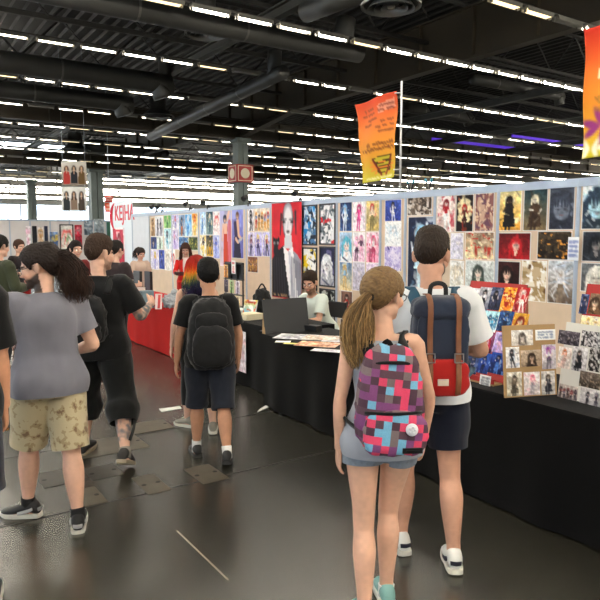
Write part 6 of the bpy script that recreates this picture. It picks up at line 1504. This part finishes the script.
for sd in (-1, 1):
    x = sd * .066
    ribbon([B.T((x, -.19, .518)), B.T((x, -.28, .518)), B.T((x, -.338, .47)), B.T((x, -.335, .34)), B.T((x, -.350, .22)), B.T((x, -.364, .14)), B.T((x, -.350, .06))], .026, .007, 'leather_strap', M_lea, bp, (0, 1, .2))
    bk = MB()
    for (z0, z1) in ((.215, .255),):
        P_ = [B.T((x - .02, -.362, z0)), B.T((x + .02, -.362, z0)), B.T((x + .02, -.356, z1)), B.T((x - .02, -.356, z1)), B.T((x - .02, -.362, z0))]
        bk.tube(P_, [.0035] * 5, n=6, sub=1)
    bk.build('buckle', mat('buckle_steel', (.7, .7, .7), .3, .9), bp)
    ribbon([B.T((sd * .09, -.14, .46)), B.T((sd * .108, -.08, .51)), B.T((sd * .112, .0, .532)), B.T((sd * .115, .09, .48)), B.T((sd * .13, .145, .36)), B.T((sd * .155, .135, .2)), B.T((sd * .215, 0, .10)), B.T((sd * .125, -.19, .09))], .062, .016, 'shoulder_strap', M_tl, bp, (0, 1, .4))
ribbon([B.T((-.04, -.17, .50)), B.T((-.034, -.175, .555)), B.T((0, -.178, .57)), B.T((.034, -.175, .555)), B.T((.04, -.17, .50))], .022, .012, 'grab_handle', mat('black_handle', (.08, .08, .09), .7), bp, (0, 1, 0))

# --- vendor in red cardigan
B = Body(1.56, legs=((2, 2, 2, 0), (-2, 2, 2, 0)), arms=[((-.28, .25, -1), (.45, .85, .0)), ((.30, .2, -1), (-.40, .9, .0))], lean=4, head=(-26, 6, 0), female=True)
g = np.array([5.0, 11.2, 0]); g2 = on_x(186, 235, 5.0); g[1] = g2[1]
e = person('stall vendor in a red cardigan with long brown hair, looking down behind the red table', g, 215, B, (.84, .66, .58), hair=(.25, .15, .10))
BR = (.27, .16, .115)
hair_cap(B, e, BR, .016, front=.06, temple=.0, nape=-.08, ear=-.05, rough=.004, scale=(40, 40, 12), seed=71, hi=(.36, .22, .15))
for sd in (-1, 1):
    Gd = [B.Hd((sd * .03, -.02, .11)), B.Hd((sd * .085, .02, .02)), B.Hd((sd * .095, .025, -.09)), B.Hd((sd * .10, .05, -.22)), B.Hd((sd * .09, .07, -.32))]
    link('side_hair', strands(Gd, 150, [(.02, .04), (.018, .05), (.025, .05), (.03, .04), (.02, .03)], .0036, .012, 8 + sd, lambda t, b, u, w: np.outer(np.ones_like(t) * b, BR)), M_hair, e)
shirt(B, e, cloth('white_blouse', (.85, .80, .78), .04), 'blouse', .010, -.05, .3, wr=.004, seed=72)
cd = shirt(B, e, cloth('red_cardigan', (.78, .13, .11), .08), 'cardigan', .020, -.16, 1.9, .014, .007, 74, neck=.49)
bmx = bmesh.new(); bmx.from_mesh(cd.data)
dead = [f for f in bmx.faces if f.calc_center_median().y > 0 and abs(f.calc_center_median().x) < .045 + .05 * max(0, (f.calc_center_median().z - 1.15)) and f.calc_center_median().z < 1.36 and f.normal.y > .3]
bmesh.ops.delete(bmx, geom=dead, context='FACES'); bmx.to_mesh(cd.data); bmx.free()
shorts(B, e, cloth('dark_jeans', (.13, .14, .18), .1), 'jeans', 1.9, .014, .1, .004, .004, 75)
for i in (0, 1): shoe(B, i, e, M_blk, M_wsole)
tb = empty('tablet', 'dark tablet held by the vendor in the red cardigan', 'tablet', (0, 0, 0)); hw = rz(-R(215)) @ ((B.arms[0][2] + B.arms[1][2]) / 2 + np.array([0, .11, -.01])) + g
tb.location = Vector(hw.tolist()); tb.rotation_euler = (R(20), 0, -R(215))
MB().box((0, 0, 0), (.26, .19, .012)).build('case', MATS['black_plastic'], tb, bevel=.004); MB().box((0, .0, .0068), (.235, .165, .002)).build('screen', mat('tablet_glass', (.09, .10, .12), .1), tb)

# --- seated vendor with glasses
B = Body(1.74, legs=((86, 88, 6, 0), (84, 86, 6, 0)), arms=[((-.20, .45, -.9), (.45, .85, -.1)), ((.25, .45, -.9), (-.30, .9, -.12))], lean=24, head=(-16, 22, 0), seat=.44, girth=1.0)
p_ = on_x(324, 235, 4.95); g = np.array([p_[0], p_[1], 0]); HV = 262
e = person('seated stall vendor with glasses, dark brown hair and a pale T-shirt behind the black table', g, HV, B, (.82, .63, .53), beard=.55, hair=(.18, .12, .08))
hair_cap(B, e, (.20, .14, .10), .009, front=.06, temple=.01, nape=-.05, rough=.006, seed=81, top=.024, hi=(.27, .2, .15))
glasses(B, e, MATS['black_plastic'])
shirt(B, e, cloth('mint_tshirt', (.80, .84, .81), .04), loose=.016, hem=-.05, sleeve=.72, slv=.02, seed=83)
shorts(B, e, cloth('blue_jeans', (.20, .24, .33), .1), 'jeans', 1.9, .02, .12, .006, .005, 85, toprad=.17)
for i in (0, 1): shoe(B, i, e, M_blk, M_wsole)
ch = empty('folding_chair', 'dark folding chair under the seated vendor with glasses', 'chair', (g[0], g[1], 0), -R(HV))
M_ch = mat('chair_black', (.08, .08, .085), .5)
MB().box((0, .07, .33), (.42, .42, .03)).build('seat', M_ch, ch, bevel=.01); MB().box((0, -.22, .70), (.42, .025, .22), rx(R(-6))).build('backrest', M_ch, ch, bevel=.008)
for sx in (-1, 1):
    MB().cyl((sx * .2, -.12, .33), (sx * .2, .24, 0), .012).build('leg', M_ch, ch); MB().cyl((sx * .2, -.24, .82), (sx * .2, -.12, .32), .012).cyl((sx * .2, .2, .32), (sx * .2, -.2, 0), .012).build('leg', M_ch, ch)

# --- people far down the aisle
def far_person(label, px, dep, heading, H, shirtc, pantc, hairc, skin=SK1, sleeve=.7, female=False, head=(-6, 0, 0), long=0, arms=None, name='jacket', hem=1.85, tilt=0):
    B = Body(H, legs=((8, 8, 3, 0), (-6, 6, 3, 0)), arms=arms, head=head, female=female, lean=tilt); g = ground_at(px, dep)
    e = person(label, g, heading, B, skin, hair=hairc, voxel=.009)
    hair_cap(B, e, hairc, .012, front=.062, temple=.0, nape=-.06, ear=-.03 if female else .028, top=.008, seed=int(px) + 90)
    if long:
        Gd = [B.Hd((0, -.05, .10)), B.Hd((0, -.115, .02)), B.Hd((0, -.125, -.08)), B.Hd((0, -.125, -.15 - long))]
        link('long_hair', strands(Gd, 130, [(.05, .03), (.085, .03), (.10, .03), (.08, .03)], .005, .01, 5, lambda t, b, u, w: np.outer(np.ones_like(t) * b, hairc)), M_hair, e)
    shirt(B, e, cloth('cloth_%d' % px, shirtc), name, .018, -.10, sleeve, .02, seed=int(px), voxel=.013)
    shorts(B, e, cloth('pants_%d' % px, pantc), 'trousers', hem, .02, .09, .006, .005, 20, voxel=.013)
    for i in (0, 1): shoe(B, i, e, M_blk, M_wsole)
    return e, B, g
BA = [((-.25, .15, -1), (.25, .9, -.1)), ((.25, .15, -1), (-.25, .9, .0))]
far_person('dark haired person in olive green jacket at the picture edge beyond the grey T-shirt man', -2, 7.6, 60, 1.70, (.23, .25, .18), (.10, .11, .13), (.10, .08, .07), arms=BA, sleeve=1.8, name='green_jacket')
far_person('small bare armed person in black top seen past the grey T-shirt man\'s glasses', 18, 11.5, 150, 1.62, (.13, .11, .12), (.5, .1, .1), (.30, .19, .13), female=True, arms=BA, name='top')
far_person('woman with dark hair and red top facing us between the two men', 75, 9.5, 170, 1.62, (.42, .14, .14), (.12, .12, .14), (.13, .09, .08), female=True, arms=BA, name='top', long=.02)
far_person('dark haired person looking sideways just past the black T-shirt man\'s face', 115, 8.4, 60, 1.63, (.20, .16, .17), (.13, .13, .15), (.13, .10, .09), arms=BA, name='shirt')
far_person('woman in cream top with dark hair bending beyond the red table', 139, 12.6, 190, 1.46, (.74, .66, .60), (.2, .2, .2), (.17, .12, .10), female=True, head=(-22, 20, 0), arms=BA, name='top', long=.04, tilt=8)


pack_part('pouch', M_bp1, BAG, (0, 0, .16), (.26, .18, .32), 2.6, .01, 4, (.8, .7))
ribbon([(-.06, 0, .30), (0, 0, .37), (.06, 0, .30)], .02, .006, 'handle', M_bp1, BAG, (0, 1, 0))
pack_part('pouch', M_gb, BAG2, (0, 0, .09), (.30, .24, .19), 2.2, .03, 14, (.7, .7))
pack_part('knot', M_gb, BAG2, (.02, 0, .20), (.07, .06, .07), 2.2, .02, 15)
